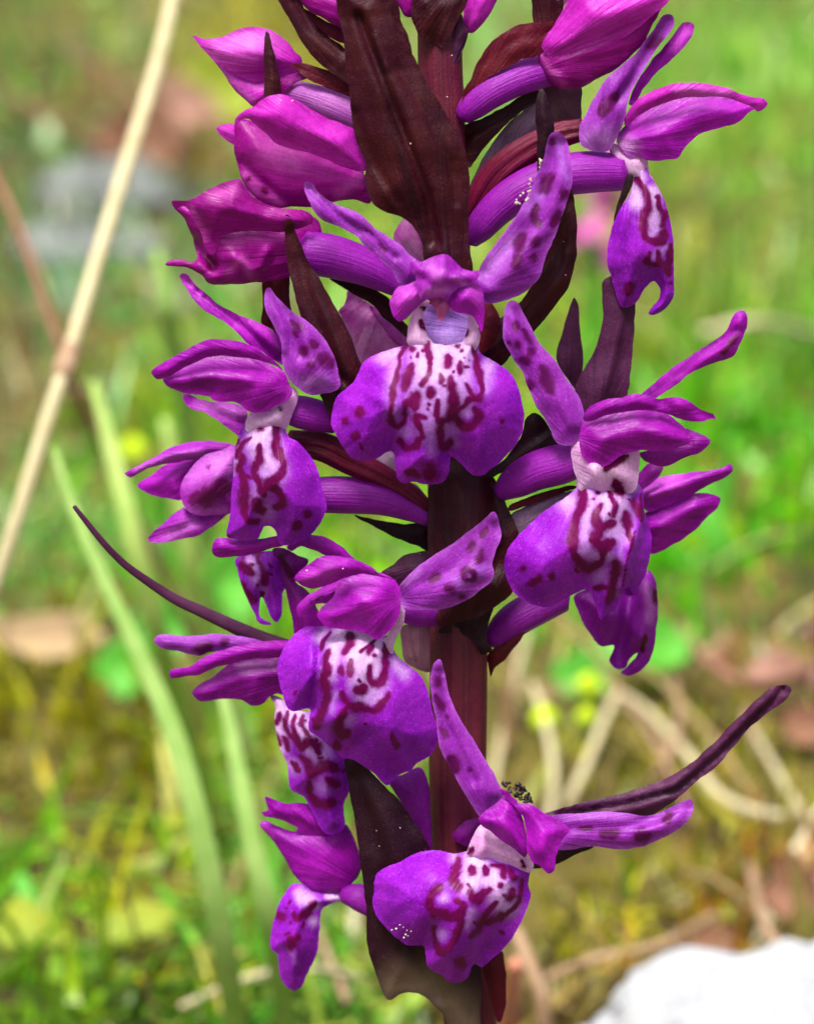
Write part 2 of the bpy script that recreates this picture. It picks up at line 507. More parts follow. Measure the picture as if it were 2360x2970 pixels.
def bract_mat(name, ca, cb, cc, freq=13, trans=0.14, speck_glint=0.6, spec=0.24):
    m, t = NT(name)
    b = B(t)
    geo = b.n('ShaderNodeTexCoord').outputs['Object']
    fan = b.attr('fan', 'Vector')
    blot = b.noise(geo, 300, 4, 0.65)
    streak = b.noise(b.vmul(fan, (freq, 1.2, 1)), 1.0, 3, 0.6)
    fine = b.noise(geo, 7000, 2, 0.6)
    col = b.mix(b.ramp(blot, 0.35, 0.68), ca, cb)
    col = b.mix(b.math('MULTIPLY', b.ramp(streak, 0.44, 0.74), 0.55), col, cc)
    col = b.mix(b.attr('white'), col, lin(120, 104, 84))
    col = b.mix(b.math('MULTIPLY', b.attr('edge'), 0.4), col, ca)
    col = b.mix(b.math('MULTIPLY', b.ramp(fine, 0.60, 0.74), speck_glint), col, b.mix(0.10, b.mix(1.0, col, (2.0, 1.8, 1.8), 'MULTIPLY'), lin(190, 90, 90)))  # granular sparkle of the bract skin, painted as brighter dots in the colour
    p = b.n('ShaderNodeBsdfPrincipled')
    b.put(p.inputs['Base Color'], col)
    b.put(p.inputs['Roughness'], b.ramp(fine, 0.3, 0.7, 0.38, 0.62))
    p.inputs['Specular IOR Level'].default_value = spec
    bp = b.n('ShaderNodeBump'); bp.inputs['Strength'].default_value = 0.4; bp.inputs['Distance'].default_value = 0.00008
    b.put(bp.inputs['Height'], fine)
    bp2 = b.n('ShaderNodeBump'); bp2.inputs['Strength'].default_value = 0.4; bp2.inputs['Distance'].default_value = 0.0002
    b.put(bp2.inputs['Height'], streak); t.links.new(bp.outputs[0], bp2.inputs['Normal'])
    t.links.new(bp2.outputs[0], p.inputs['Normal'])
    tr = b.n('ShaderNodeBsdfTranslucent'); b.put(tr.inputs[0], col)
    mx = b.n('ShaderNodeMixShader'); mx.inputs[0].default_value = trans
    t.links.new(p.outputs[0], mx.inputs[1]); t.links.new(tr.outputs[0], mx.inputs[2])
    t.links.new(mx.outputs[0], b.n('ShaderNodeOutputMaterial').inputs[0])
    return m

M['bract'] = bract_mat('bract_skin', lin(48, 0, 22), lin(62, 14, 20), lin(20, 0, 13))
M['bract_dark'] = bract_mat('dark_bract_skin', lin(32, 2, 22), lin(38, 9, 22), lin(14, 0, 12))
M['bract_violet'] = bract_mat('violet_bract_skin', lin(66, 18, 56), lin(84, 38, 76), lin(40, 10, 38))
M['bract_grey'] = bract_mat('grey_bract_skin', lin(116, 70, 96), lin(130, 92, 104), lin(88, 50, 72), trans=0.25)
M['bract_red'] = bract_mat('red_bract_skin', lin(84, 2, 34), lin(94, 14, 28), lin(46, 0, 20))
M['stem'] = bract_mat('stem_skin', lin(88, 10, 46), lin(110, 36, 50), lin(52, 3, 32), spec=0.4, freq=4)

def plain_mat(name, ca, cb, scale, rough=0.6, trans=0.0, attr=None, bump=0.0, spec=0.3, detail=4):
    m, t = NT(name)
    b = B(t)
    geo = b.n('ShaderNodeTexCoord').outputs['Object']
    nz = b.noise(geo, scale, detail, 0.6)
    col = b.mix(b.ramp(nz, 0.3, 0.7), ca, cb)
    if attr:
        a = b.attr(attr, 'Color')
        col = b.mix(1.0, a, b.mix(b.ramp(nz, 0.25, 0.75), (0.72, 0.72, 0.72), (1.2, 1.2, 1.2)), 'MULTIPLY')
    p = b.n('ShaderNodeBsdfPrincipled')
    b.put(p.inputs['Base Color'], col); p.inputs['Roughness'].default_value = rough
    p.inputs['Specular IOR Level'].default_value = spec
    if bump:
        bp = b.n('ShaderNodeBump'); bp.inputs['Strength'].default_value = 0.7; bp.inputs['Distance'].default_value = bump
        b.put(bp.inputs['Height'], nz); t.links.new(bp.outputs[0], p.inputs['Normal'])
    last = p.outputs[0]
    if trans:
        tr = b.n('ShaderNodeBsdfTranslucent'); b.put(tr.inputs[0], col)
        mx = b.n('ShaderNodeMixShader'); mx.inputs[0].default_value = trans
        t.links.new(last, mx.inputs[1]); t.links.new(tr.outputs[0], mx.inputs[2]); last = mx.outputs[0]
    t.links.new(last, b.n('ShaderNodeOutputMaterial').inputs[0])
    return m

# ------------------------------------------------------------------ the turf
def nz2(x, y, s, seed=0):
    r = np.random.default_rng(seed)
    a = 0
    for k in range(6):
        th = r.uniform(0, 6.28); w = s * (0.7 + 0.45 * k)
        a = a + np.sin((x * math.cos(th) + y * math.sin(th)) * w + r.uniform(0, 6.28)) / (1 + 0.4 * k)
    return a / 2.6

def turf_h(x, y):
    """small hummocks of the turf in view; level farther away"""
    m = np.clip((1.6 - np.hypot(x, y - 0.45)) / 1.0, 0, 1)
    return m * (0.0035 * nz2(x, y, 38, 3) + 0.0022 * nz2(x, y, 110, 4))

M['soil'] = plain_mat('soil', lin(112, 102, 40), lin(52, 38, 24), 130, 0.9, detail=6, bump=0.002)
def ground_sheet():
    """one sheet: fine where the camera looks, coarser rings out to the horizon"""
    ax = np.concatenate([-np.geomspace(200, 0.42, 22), np.linspace(-0.4, 0.4, 110), np.geomspace(0.42, 200, 22)])
    ay = np.concatenate([0.5 - np.geomspace(200, 0.62, 20), np.linspace(-0.1, 1.3, 170), np.geomspace(1.34, 200, 22)])
    X, Y = np.meshgrid(ax, ay)
    V = np.stack([X.ravel(), Y.ravel(), turf_h(X.ravel(), Y.ravel())], 1)
    nx = len(ax)
    F = [[j*nx+i, j*nx+i+1, (j+1)*nx+i+1, (j+1)*nx+i] for j in range(len(ay)-1) for i in range(nx-1)]
    o = link('ground', V, F, M['soil'], origin=(0, 0, 0))
    o['kind'] = 'structure'
ground_sheet()

M['leaf_blades'] = plain_mat('blade_skin', (1, 1, 1), (1, 1, 1), 900, 0.38, 0.38, attr='col', spec=0.5)
M['litter'] = plain_mat('litter_skin', (1, 1, 1), (1, 1, 1), 700, 0.75, 0.1, attr='col', spec=0.2)

# what grows where: photo position of each patch and its colour
PATCH = [(60,60,98,122,52),(250,60,150,172,92),(60,250,84,116,58),(250,230,124,110,76),(450,180,196,192,70),(380,240,168,128,96),(200,420,120,128,108),
 (60,600,108,122,86),(60,430,96,118,70),(300,650,140,190,110),(60,850,140,120,80),(250,900,160,190,70),(450,700,150,200,90),(60,1100,140,170,90),(300,1150,150,190,90),
 (400,1200,116,190,66),(80,1500,150,140,46),(200,1700,150,150,40),(60,1900,130,170,50),(250,1950,190,200,60),(150,2080,104,116,40),(350,1850,138,160,56),
 (550,1900,130,180,76),(650,2050,150,190,80),(800,1120,150,214,50),(700,1200,140,204,56),(800,460,150,194,76),(1100,100,160,194,106),(1300,50,150,204,86),
 (1500,100,160,218,96),(1650,60,170,228,104),(1650,300,150,214,84),(1500,400,165,192,84),(1600,550,150,184,84),(1450,600,150,160,76),(1650,750,150,184,76),
 (1550,850,128,192,66),(1650,1000,120,202,56),(1500,1150,104,184,46),(1650,1250,140,172,56),(1400,1350,104,194,46),(1250,1380,104,204,46),(1100,1500,180,170,100),
 (1300,1550,160,150,76),(1500,1500,160,120,86),(1650,1450,180,130,110),(1500,1600,150,134,56),(1650,1650,170,170,80),(1300,1750,160,164,52),(1450,1850,152,142,24),
 (1250,1950,152,152,44),(1500,1950,172,120,36),(1650,1850,140,95,60),(1200,2080,150,130,86),(1600,1950,150,130,76),(1420,1780,176,176,40),(1340,1900,120,116,30),(160,1600,120,112,34)]
PU = np.array([(p[0], p[1]) for p in PATCH]) * 2360 / 1713
PC = np.array([lin(*(q * w for q, w in zip(p[2:], (0.86, 1.08, 0.98) if p[3] > p[2] * 1.08 else (0.94, 0.98, 0.95)))) for p in PATCH])

def patch_colour(x, y, g, spread=110, gain=0.62):
    u, v, z = photo_of(np.stack([x, y, np.zeros_like(x)], 1))
    u = u + g.normal(0, spread, len(u)); v = v + g.normal(0, spread * 0.8, len(u)) 
    best = np.argmin((u[:, None] - PU[None, :, 0])**2 + ((v[:, None] - PU[None, :, 1]) * 1.2)**2, axis=1)
    c = PC[best] * gain
    m = c.mean(axis=1, keepdims=True); c = np.maximum(m + (c - m) * 1.18, 0.003) * 1.02
    pale = (g.random(len(u)) < 0.10)[:, None]; c = np.where(pale, c * 0.7 + np.array([.30, .36, .22]) * 0.45, c)
    c = c * np.exp(g.normal(-0.12, 0.66, len(u)))[:, None] * np.exp(g.normal(0, 0.10, (len(u), 3)))
    return np.clip(c, 0.004, 0.62)

def roots(n, g, near=0.27, far=1.15, wide=1.35):
    """root positions over the turf that the photo shows, denser near"""
    y = near + (far - near) * g.random(n) ** 1.5
    x = (g.random(n) - 0.5) * 2 * (0.14 * wide * np.maximum(y, 0.3) + 0.02)
    return x, y

def blades(name, n, g, length, width, lean, colour, mat, near=0.27, far=1.15, keep=None, curve=0.5, segs=4, xy=None, z0=0.0):
    x, y = roots(n, g, near, far) if xy is None else xy
    if keep is not None:
        k = keep(x, y); x, y = x[k], y[k]
    n = len(x)
    L = length[0] + (length[1] - length[0]) * g.random(n) ** 1.6
    W = width[0] + (width[1] - width[0]) * g.random(n)
    az = g.uniform(0, 2 * math.pi, n); le = np.abs(g.normal(0, lean, n))
    fa = g.uniform(0, 2 * math.pi, n)
    col = colour(x, y, g)
    h0 = turf_h(x, y) + z0
    V = np.zeros((n, segs * 2 + 1, 3)); C = np.ones((n, segs * 2 + 1, 4))
    C[:, :, :3] = col[:, None, :]
    side = np.stack([np.cos(fa), np.sin(fa), np.zeros(n)], 1)
    out = np.stack([np.cos(az), np.sin(az), np.zeros(n)], 1)
    pos = np.stack([x, y, h0 - 0.001], 1)
    ang = le.copy()
    for s in range(segs + 1):
        wv = W * (1 - (s / (segs + 0.0)) ** 1.8) * 0.5
        if s < segs:
            V[:, 2*s] = pos - side * wv[:, None]; V[:, 2*s+1] = pos + side * wv[:, None]
        else:
            V[:, 2*s] = pos
        step = L / segs
        pos = pos + out * (np.sin(ang) * step)[:, None] + np.array([0, 0, 1.0]) * (np.cos(ang) * step)[:, None]
        ang = ang + curve * le / segs * 2.2
    V[:, :, 2] = np.maximum(V[:, :, 2], 0.0)
    base = np.arange(n)[:, None] * (segs * 2 + 1)
    quads = []
    for s in range(segs - 1):
        quads.append(np.concatenate([base+2*s, base+2*s+1, base+2*s+3, base+2*s+2], 1))
    Q = np.concatenate(quads).tolist()
    T = np.concatenate([base+2*segs-2, base+2*segs-1, base+2*segs], 1).tolist()
    o = link(name, V.reshape(-1, 3), Q + T, mat, origin=(0, 0.4, 0), attrs={'col': C.reshape(-1, 4)})
    o['kind'] = 'stuff'
    return o

def zone(u0, v0, su, sv):
    """membership of roots in a patch centred on a photo position (whole-picture coordinates)"""
    s = 2360 / 1713
    def f(x, y):
        u, v, z = photo_of(np.stack([x, y, np.zeros_like(x)], 1))
        return np.exp(-(((u / s - u0) / su)**2 + ((v / s - v0) / sv)**2))
    return f

g = np.random.default_rng(21)
# moss and low leaves cover the soil, thinning into bare litter here and there
blades('moss', 80000, g, (0.002, 0.007), (0.0006, 0.0016), 0.7, lambda x, y, g: patch_colour(x, y, g, 90, 1.08), M['leaf_blades'], segs=2,
       keep=lambda x, y: g.random(len(x)) < np.clip(0.62 + 0.9 * nz2(x, y, 55, 9), 0.10, 1))
# the same turf goes on to both sides of the view and round the orchid's foot
blades('moss', 60000, g, (0.002, 0.007), (0.0008, 0.0020), 0.7, lambda x, y, g: patch_colour(x, y, g, 420, 1.0), M['leaf_blades'], segs=2,
       xy=(g.uniform(-0.55, 0.55, 60000), g.uniform(0.16, 1.25, 60000)), keep=lambda x, y: np.abs(x) > 0.15 * np.maximum(y, 0.3))
blades('short_grass', 16000, g, (0.006, 0.018), (0.0009, 0.0022), 0.6, lambda x, y, g: patch_colour(x, y, g, 420, 1.15), M['leaf_blades'],
       xy=(g.uniform(-0.55, 0.55, 16000), g.uniform(0.16, 1.25, 16000)), keep=lambda x, y: np.abs(x) > 0.15 * np.maximum(y, 0.3))
zr = zone(1500, 300, 700, 650); zl = zone(450, 1100, 320, 420); zb = zone(100, 250, 330, 260); zm = zone(1350, 1800, 420, 330)
def green_amount(x, y):
    p = 0.30 + 0.6 * zr(x, y) + 0.4 * zl(x, y) - 0.30 * zm(x, y)
    p = p * np.clip(0.8 + 0.7 * nz2(x, y, 40, 12), 0.1, 1.4)
    return g.random(len(x)) < p
blades('short_grass', 16000, g, (0.006, 0.022), (0.0007, 0.0018), 0.55, lambda x, y, g: patch_colour(x, y, g, 120, 1.25), M['leaf_blades'], keep=green_amount)
def green_far(x, y):
    return g.random(len(x)) < np.clip(0.15 + 0.9 * zr(x, y), 0, 1)
blades('long_grass', 1500, g, (0.014, 0.034), (0.0010, 0.0022), 0.9, lambda x, y, g: patch_colour(x, y, g, 160, 1.2), M['leaf_blades'], near=0.46, far=1.3, keep=green_far, segs=5)
blades('low_leaves', 9000, g, (0.004, 0.010), (0.0020, 0.0050), 1.0, lambda x, y, g: patch_colour(x, y, g, 130, 1.2), M['leaf_blades'], near=0.40, far=1.4, keep=lambda x, y: g.random(len(x)) < np.clip(0.5 + 0.8 * nz2(x, y, 30, 17), 0.05, 1), segs=3)
def straw_colour(x, y, g):
    pal = np.array([lin(205, 190, 140), lin(180, 158, 110), lin(190, 150, 130), lin(140, 104, 78), lin(214, 206, 170)])
    return pal[g.integers(0, len(pal), len(x))] * np.exp(g.normal(0, 0.2, len(x)))[:, None] * 0.8
zs = zone(1300, 1560, 420, 200); zs2 = zone(1650, 1800, 160, 260)
blades('dead_grass', 2600, g, (0.012, 0.04), (0.0005, 0.0012), 1.25, straw_colour, M['litter'], keep=lambda x, y: g.random(len(x)) < np.clip(0.10 + 0.5 * zs(x, y) + 0.5 * zs2(x, y) + 0.3 * zb(x, y), 0, 1), z0=0.003)

# ------------------------------------------------------------------ single things on the turf
def solid_mat(name, a, b_, scale=600, rough=0.6, trans=0.0, bump=0.0):
    return plain_mat(name, lin(*a), lin(*b_), scale, rough, trans, bump=bump)

def strap(name, pts, widths, mat, label=None, cat=None, group=None, thick=0.00035, keel=0.25, parent=None, face=None):
    """a leaf blade or straw with a keeled cross-section; pts in metres"""
    pts = np.asarray(pts, float)
    Wd = np.interp(np.linspace(0, 1, len(pts)), np.linspace(0, 1, len(widths)), widths)
    Q = catmull3(np.column_stack([pts * 1e4, Wd * 1e4]), np.linalg.norm(np.diff(pts, axis=0), axis=1).sum() * 1e4 / 26)
    c, w = Q[:, :3] / 1e4, Q[:, 3] / 1e4
    T = np.gradient(c, axis=0); T /= np.linalg.norm(T, axis=1)[:, None] + 1e-12
    f = -FWD if face is None else np.asarray(face, float)
    V = []
    for i in range(len(c)):
        s = np.cross(T[i], f); s /= np.linalg.norm(s) + 1e-9
        nn = np.cross(s, T[i])
        for a, h in ((-0.5, 0.0), (-0.25, -keel * 0.12), (0, -keel * 0.2), (0.25, -keel * 0.12), (0.5, 0.0)):
            V.append(c[i] + s * a * w[i] + nn * h * w[i])
        for a, h in ((0.5, 0.0), (0, -keel * 0.2), (-0.5, 0.0)):
            V.append(c[i] + s * a * w[i] * 0.96 + nn * (h * w[i] - thick))
    n = 8; F = []
    for i in range(len(c) - 1):
        for j in range(n):
            k = (j + 1) % n
            F.append([i*n+j, i*n+k, (i+1)*n+k, (i+1)*n+j])
    F.append(list(range(n - 1, -1, -1))); F.append([(len(c)-1)*n + j for j in range(n)])
    o = link(name, V, F, mat, parent)
    return tag(o, label, cat, group)

def rod(name, pts, radii, mat, label=None, cat=None, group=None, parent=None, nseg=12):
    o = tube(name, parent, mat, np.asarray(pts, float), None, radii, world=True, nseg=nseg)
    return tag(o, label, cat, group)

def PW(pts):
    """photo positions (whole-picture coordinates) with distances in metres"""
    a = np.array(pts, float)
    q = S('W', a[:, :2])
    return at_depth(q[:, 0], q[:, 1], a[:, 2])

def GW(pts, h=0.002):
    a = np.array(pts, float)
    q = S('W', a[:, :2])
    hh = a[:, 2] if a.shape[1] > 2 else np.full(len(a), h)
    return np.array([ground_at(u, v, z) for (u, v), z in zip(q, hh)])

def to_ground(p, q):
    """carry the line p -> q on until it reaches the turf"""
    d = q - p; d /= np.linalg.norm(d)
    if d[2] > -0.15: d = d + np.array([0, 0, -0.5]); d /= np.linalg.norm(d)
    return q + d * max((q[2] + 0.001) / -d[2], 0)

M['mint'] = solid_mat('mint_blade', (152, 194, 96), (178, 210, 122), 300, 0.6, 0.45)
M['mint2'] = solid_mat('yellow_blade', (164, 198, 96), (190, 214, 120), 300, 0.5, 0.35)
M['green'] = solid_mat('green_leaf', (84, 170, 50), (104, 190, 60), 300, 0.5, 0.3)
M['straw'] = solid_mat('straw', (188, 176, 134), (206, 198, 160), 500, 0.6, 0.1)
M['straw2'] = solid_mat('brown_straw', (156, 126, 98), (176, 148, 120), 500, 0.6, 0.1)
M['twig'] = solid_mat('twig', (120, 84, 66), (150, 110, 90), 500, 0.8)
M['dead'] = solid_mat('dead_leaf', (166, 138, 108), (184, 162, 120), 200, 0.7, 0.2)
M['dead2'] = solid_mat('brown_leaf', (116, 78, 56), (140, 100, 78), 200, 0.7, 0.2)
M['pinkleaf'] = solid_mat('pink_leaf', (164, 122, 108), (180, 140, 122), 200, 0.7, 0.2)
M['yellow'] = solid_mat('yellow_leaf', (176, 186, 60), (140, 164, 56), 200, 0.6, 0.3)
M['ybud'] = solid_mat('yellow_bud', (206, 232, 20), (190, 222, 30), 400, 0.5, 0.2)

# long blades of grass just behind the orchid
def blade(pts, widths, mat, label):
    p = PW([(a_, b_, c_ + 0.02) for a_, b_, c_ in pts])
    p = np.vstack([p, to_ground(p[-2], p[-1])[None]])
    strap('grass_blade', p, list(widths) + [widths[-1]], M[mat], label, 'grass blade', 'long grass blades behind the orchid')
blade([(112,940,.262),(150,1060,.26),(210,1200,.258),(290,1370,.256),(360,1530,.254),(410,1700,.253),(450,1880,.254),(478,2040,.258),(500,2180,.266)], [.0005,.0010,.0015,.0019,.0021,.0021], 'mint', 'longest mint green grass blade, slanting from the far left down to the lower edge')
blade([(462,1440,.262),(490,1560,.26),(520,1720,.258),(556,1890,.258),(585,2020,.262),(604,2180,.27)], [.0007,.0014,.0018,.0020,.0020], 'mint', 'mint green grass blade immediately left of the bottom flowers')
blade([(196,800,.30),(235,950,.298),(280,1130,.296),(330,1330,.30),(380,1500,.31)], [.0008,.0018,.0022,.0022], 'mint2', 'pale yellowish grass blade behind the longest mint green blade')
blade([(345,880,.33),(372,1020,.33),(400,1180,.332),(440,1350,.338)], [.0009,.0020,.0024], 'mint2', 'short broad yellowish blade beside the far left flower')
blade([(330,520,.36),(352,640,.36),(372,760,.365)], [.0008,.0024,.0024], 'mint', 'pale green blade under the crumpled third bud')
blade([(1470,1000,.40),(1520,1180,.40),(1560,1400,.41)], [.0018,.0046,.0050], 'green', 'broad saturated green blade right of the tall right hand flower')
blade([(1610,860,.50),(1650,1010,.50),(1690,1170,.51)], [.0018,.0048,.0048], 'green', 'broad green blade near the right edge at mid height')
blade([(1640,120,.72),(1590,230,.71),(1560,360,.72)], [.0030,.0070,.0060], 'mint', 'pale green blade high up near the right edge')
blade([(40,1840,.31),(70,1960,.308),(90,2180,.31)], [.0014,.0032,.0030], 'green', 'green blade standing in the lower left corner')
blade([(700,1980,.30),(720,2080,.30),(735,2200,.30)], [.0010,.0020,.0020], 'green', 'green blade low beside the foot of the blackish bract')

# dry stalk leaning right across the left side
p = PW([(376,-60,.31),(330,140,.303),(262,360,.296),(195,580,.290),(138,770,.286),(88,920,.284),(40,1080,.283),(-20,1260,.284),(-90,1480,.288)])
st = base_empty('dry_grass_stalk', to_ground(p[-2], p[-1]), None, 'straw coloured dry stalk leaning right across the upper left', 'dry stalk')
rod('culm', np.vstack([p, to_ground(p[-2], p[-1])[None]]), [.0007,.00075,.0007,.00068,.00066,.00062,.0006], M['straw'], parent=st)
nd = PW([(150,725,.2865),(138,770,.286),(128,800,.2858)])
rod('node', nd, [.0008,.0011,.0008], M['straw2'], parent=st)
p = PW([(-30,330,.34),(40,480,.335),(95,640,.33),(140,770,.33),(200,900,.335)])
rod('brown_stalk', np.vstack([p, to_ground(p[-2], p[-1])[None]]), [.0004,.0005,.0005], M['twig'], 'thin brown stem crossing behind the straw coloured stalk at the left', 'dry stalk')

# straws and twigs lying in the litter at the lower right
def straw(pts, r, mat, label, cat='straw'):
    rod('dry_straw' if cat == 'straw' else 'twig', GW(pts), [0.5 * q for q in r], M[mat], label, cat, 'dry straws and twigs in the litter' )
straw([(1110,1330,.012),(1080,1450,.009),(1050,1580,.006),(1035,1680,.002)], [.0007,.0009], 'straw', 'pale straw standing close along the right side of the stem')
straw([(1120,1440,.012),(1150,1530,.010),(1165,1640,.007),(1150,1760,.002)], [.0008,.0010], 'straw', 'pale straw dropping behind the withered fragment')
straw([(1300,1460,.010),(1265,1530,.009),(1235,1610,.006),(1190,1700,.002)], [.0010,.0012], 'straw', 'thick pale straw slanting left of the long right hand bract')
straw([(1240,1440,.006),(1340,1480,.008),(1440,1580,.008),(1510,1670,.006),(1610,1715,.004),(1760,1725,.002)], [.0008,.0011,.0012], 'straw', 'long curved pale straw passing under the right hand bract to the edge')
straw([(1060,1480,.002),(1180,1430,.006),(1290,1400,.006),(1400,1440,.002)], [.0007,.0008], 'straw2', 'brownish straw arching above the withered fragment')
straw([(1180,1390,.004),(1250,1450,.006),(1330,1500,.006),(1420,1600,.002)], [.0006,.0008], 'straw2', 'thin brownish straw crossing the long curved one')
straw([(1430,1320,.008),(1500,1400,.010),(1590,1440,.010),(1740,1400,.004)], [.0012,.0018], 'twig', 'pinkish brown twig near the right edge above the bract tip', 'twig')
straw([(1560,1500,.002),(1620,1600,.006),(1680,1700,.006),(1740,1760,.002)], [.0008,.0010], 'straw', 'straw at the right edge pointing to the lower corner')
straw([(1400,1390,.003),(1430,1500,.008),(1400,1600,.008),(1340,1680,.002)], [.0008,.0010], 'straw2', 'bent straw behind the middle of the long right hand bract')
straw([(1580,1820,.004),(1600,1920,.006),(1640,1990,.006),(1740,2020,.002)], [.0010,.0012], 'straw2', 'curved straw just above the white rock')
straw([(1130,2070,.004),(1250,2020,.006),(1390,1990,.006),(1500,1930,.002)], [.0008,.0011], 'straw2', 'brownish straw lying left of the white rock')
straw([(1085,1960,.010),(1110,2020,.009),(1140,2100,.006),(1150,2200,.001)], [.0012,.0016], 'straw2', 'stout pinkish stub right of the stem foot')
straw([(380,2120,.004),(520,2060,.006),(640,2040,.006),(760,2060,.002)], [.0006,.0009], 'straw', 'straw lying across the lower edge left of the stem')
straw([(640,1900,.002),(680,1990,.005),(730,2110,.002)], [.0006,.0008], 'straw2', 'short brown straw under the bottom left flower')
straw([(1480,700,.02),(1600,680,.02),(1740,710,.004)], [.0016,.0018], 'straw', 'distant pale straw at the right edge level with the centre flower')
straw([(120,830,.004),(190,820,.01),(240,860,.002)], [.0014,.0018], 'straw2', 'distant brown straw end at the left behind the stalk')
straw([(130,90,.02),(250,170,.02),(330,260,.02),(400,330,.004)], [.0012,.0016], 'twig', 'brown twig lying in the upper left background', 'twig')
straw([(0,180,.02),(120,260,.03),(220,330,.004)], [.0012,.0014], 'twig', 'brown twig at the upper left edge above the grey stones', 'twig')
rod('orange_shoot', GW([(1085,2030,.016),(1078,2090,.010),(1070,2180,.002)]), [.0006,.0009,.001], solid_mat('shoot_skin', (226, 140, 96), (200, 150, 140), 400, 0.5, 0.2), 'small orange tipped shoot right of the stem at the lower edge', 'shoot')

# leaves lying or standing in the turf
def leaf(name, centre, rx, rz, tilt, mat, label, cat='leaf', h=0.004, roll=0.0, group=None):
    c = GW([(*centre, h)])[0]
    n = 22; V = []; F = []
    R1 = Vector((0, 0, 1))
    from mathutils import Euler
    e = Euler((tilt, 0, roll)).to_matrix()
    gg = np.random.default_rng(int(centre[0]))
    ph = gg.uniform(0, 6)
    for side in (1, -1):
        for rr in (0, .5, .85, 1):
            for j in range(n):
                a = 2 * math.pi * j / n
                k = rr * (1 + 0.12 * math.sin(3 * a + ph) + 0.09 * math.sin(5 * a + 2 * ph) + 0.05 * math.sin(9 * a))
                x, y = rx * k * math.cos(a), rz * k * math.sin(a) * (1 - 0.35 * abs(math.cos(a)) ** 2)
                z = 0.4 * rz * (y / rz) ** 2 + 0.22 * rx * math.sin(2.4 * x / rx + ph) + (0.00015 if side > 0 else -0.00015) * (1.2 - rr)
                V.append(np.array(c) + np.array(e @ Vector((x, y, z))))
    for sd in range(2):
        o0 = sd * 4 * n
        for q in range(3):
            for j in range(n):
                k = (j + 1) % n
                f = [o0+q*n+j, o0+(q+1)*n+j, o0+(q+1)*n+k, o0+q*n+k]
                F.append(f if sd == 0 else f[::-1])
    for j in range(n):
        k = (j + 1) % n
        F.append([3*n+j, 7*n+j, 7*n+k, 3*n+k])
    o = link(name, V, F, M[mat])
    return tag(o, label, cat, group)
leaf('dead_leaf', (80,1335), .0085, .0028, R(50), 'dead', 'beige dead leaf lying at the left edge', h=.008)
leaf('clover_leaf', (262,1405), .0038, .0036, R(60), 'green', 'round fresh green leaf beside the longest mint blade', h=.008)
leaf('green_leaf', (345,1330), .003, .0035, R(60), 'green', 'small green leaf above the spread sepals of the lower left flower', h=.010)
leaf('yellow_leaf', (450,195), .011, .008, R(60), 'yellow', 'yellow leaf in the background beside the uppermost left bud', h=.01)
leaf('pink_leaf', (385,225), .008, .006, R(60), 'pinkleaf', 'pinkish withered leaf left of the second bud', h=.01)
leaf('yellow_leaf', (285,1945), .0044, .0020, R(40), 'yellow', 'lime yellow leaf low in the left corner', h=.004, roll=.2)
leaf('yellow_leaf', (60,1960), .0036, .0026, R(40), 'yellow', 'lime yellow leaf at the lower left edge', h=.004, roll=-.2)
leaf('pink_leaf', (1650,1415), .0048, .0022, R(50), 'pinkleaf', 'pinkish dead leaf at the right edge above the bract tip', h=.006)
leaf('brown_leaf', (1675,1880), .0034, .0034, R(50), 'dead2', 'brown dead leaf at the right edge above the white rock', h=.006)
leaf('brown_leaf', (1695,1530), .0026, .0026, R(50), 'dead2', 'brown dead leaf at the right edge below the bract tip', h=.005)
leaf('green_leaf', (1350,1350), .006, .0042, R(55), 'green', 'broad bright green leaf under the hanging rear right flower', h=.01)
leaf('green_leaf', (1230,1420), .004, .003, R(55), 'green', 'green leaf right of the stem beside the yellow buds', h=.008, roll=.5)
leaf('green_leaf', (520,1225), .004, .005, R(65), 'green', 'bright green leaf behind the hanging forked lip', h=.012)
leaf('brown_leaf', (300,290), .010, .008, R(60), 'dead2', 'dark brown leaf right of the straw stalk in the upper left', h=.006)
leaf('brown_leaf', (1500,1990), .0030, .0018, R(40), 'dead2', 'orange brown leaf scrap above the white rock', h=.004, roll=.3)

# yellow flower buds on short stalks
def ybud(c, h, r, label):
    top = GW([(*c, h)])[0]
    b0 = base_empty('yellow_flower_bud', (top[0], top[1], 0), None, label, 'flower bud', 'yellow buds in the turf')
    rod('stalk', [(top[0] + .001, top[1] + .002, 0), (top[0] + .0006, top[1] + .001, h * .5), tuple(top)], [.0003, .0003], M['green'], parent=b0, nseg=6)
    pts = [tuple(top + np.array([0, 0, dz])) for dz in (-r * .8, -r * .3, r * .3, r * .9)]
    rod('head', pts, [r * .55, r, r * .95, r * .5], M['ybud'], parent=b0, nseg=14)
ybud((1238,1445), .012, .0014, 'topmost yellow bud right of the stem')
ybud((1146,1515), .010, .0015, 'yellow bud nearest the stem')
ybud((1234,1508), .009, .0011, 'smallest yellow bud, under the topmost one')
ybud((282,948), .012, .0018, 'yellow bud in the left background beside the far left flower')
ybud((1310,1760), .008, .0009, 'yellow bud over the moss below the right hand bract')

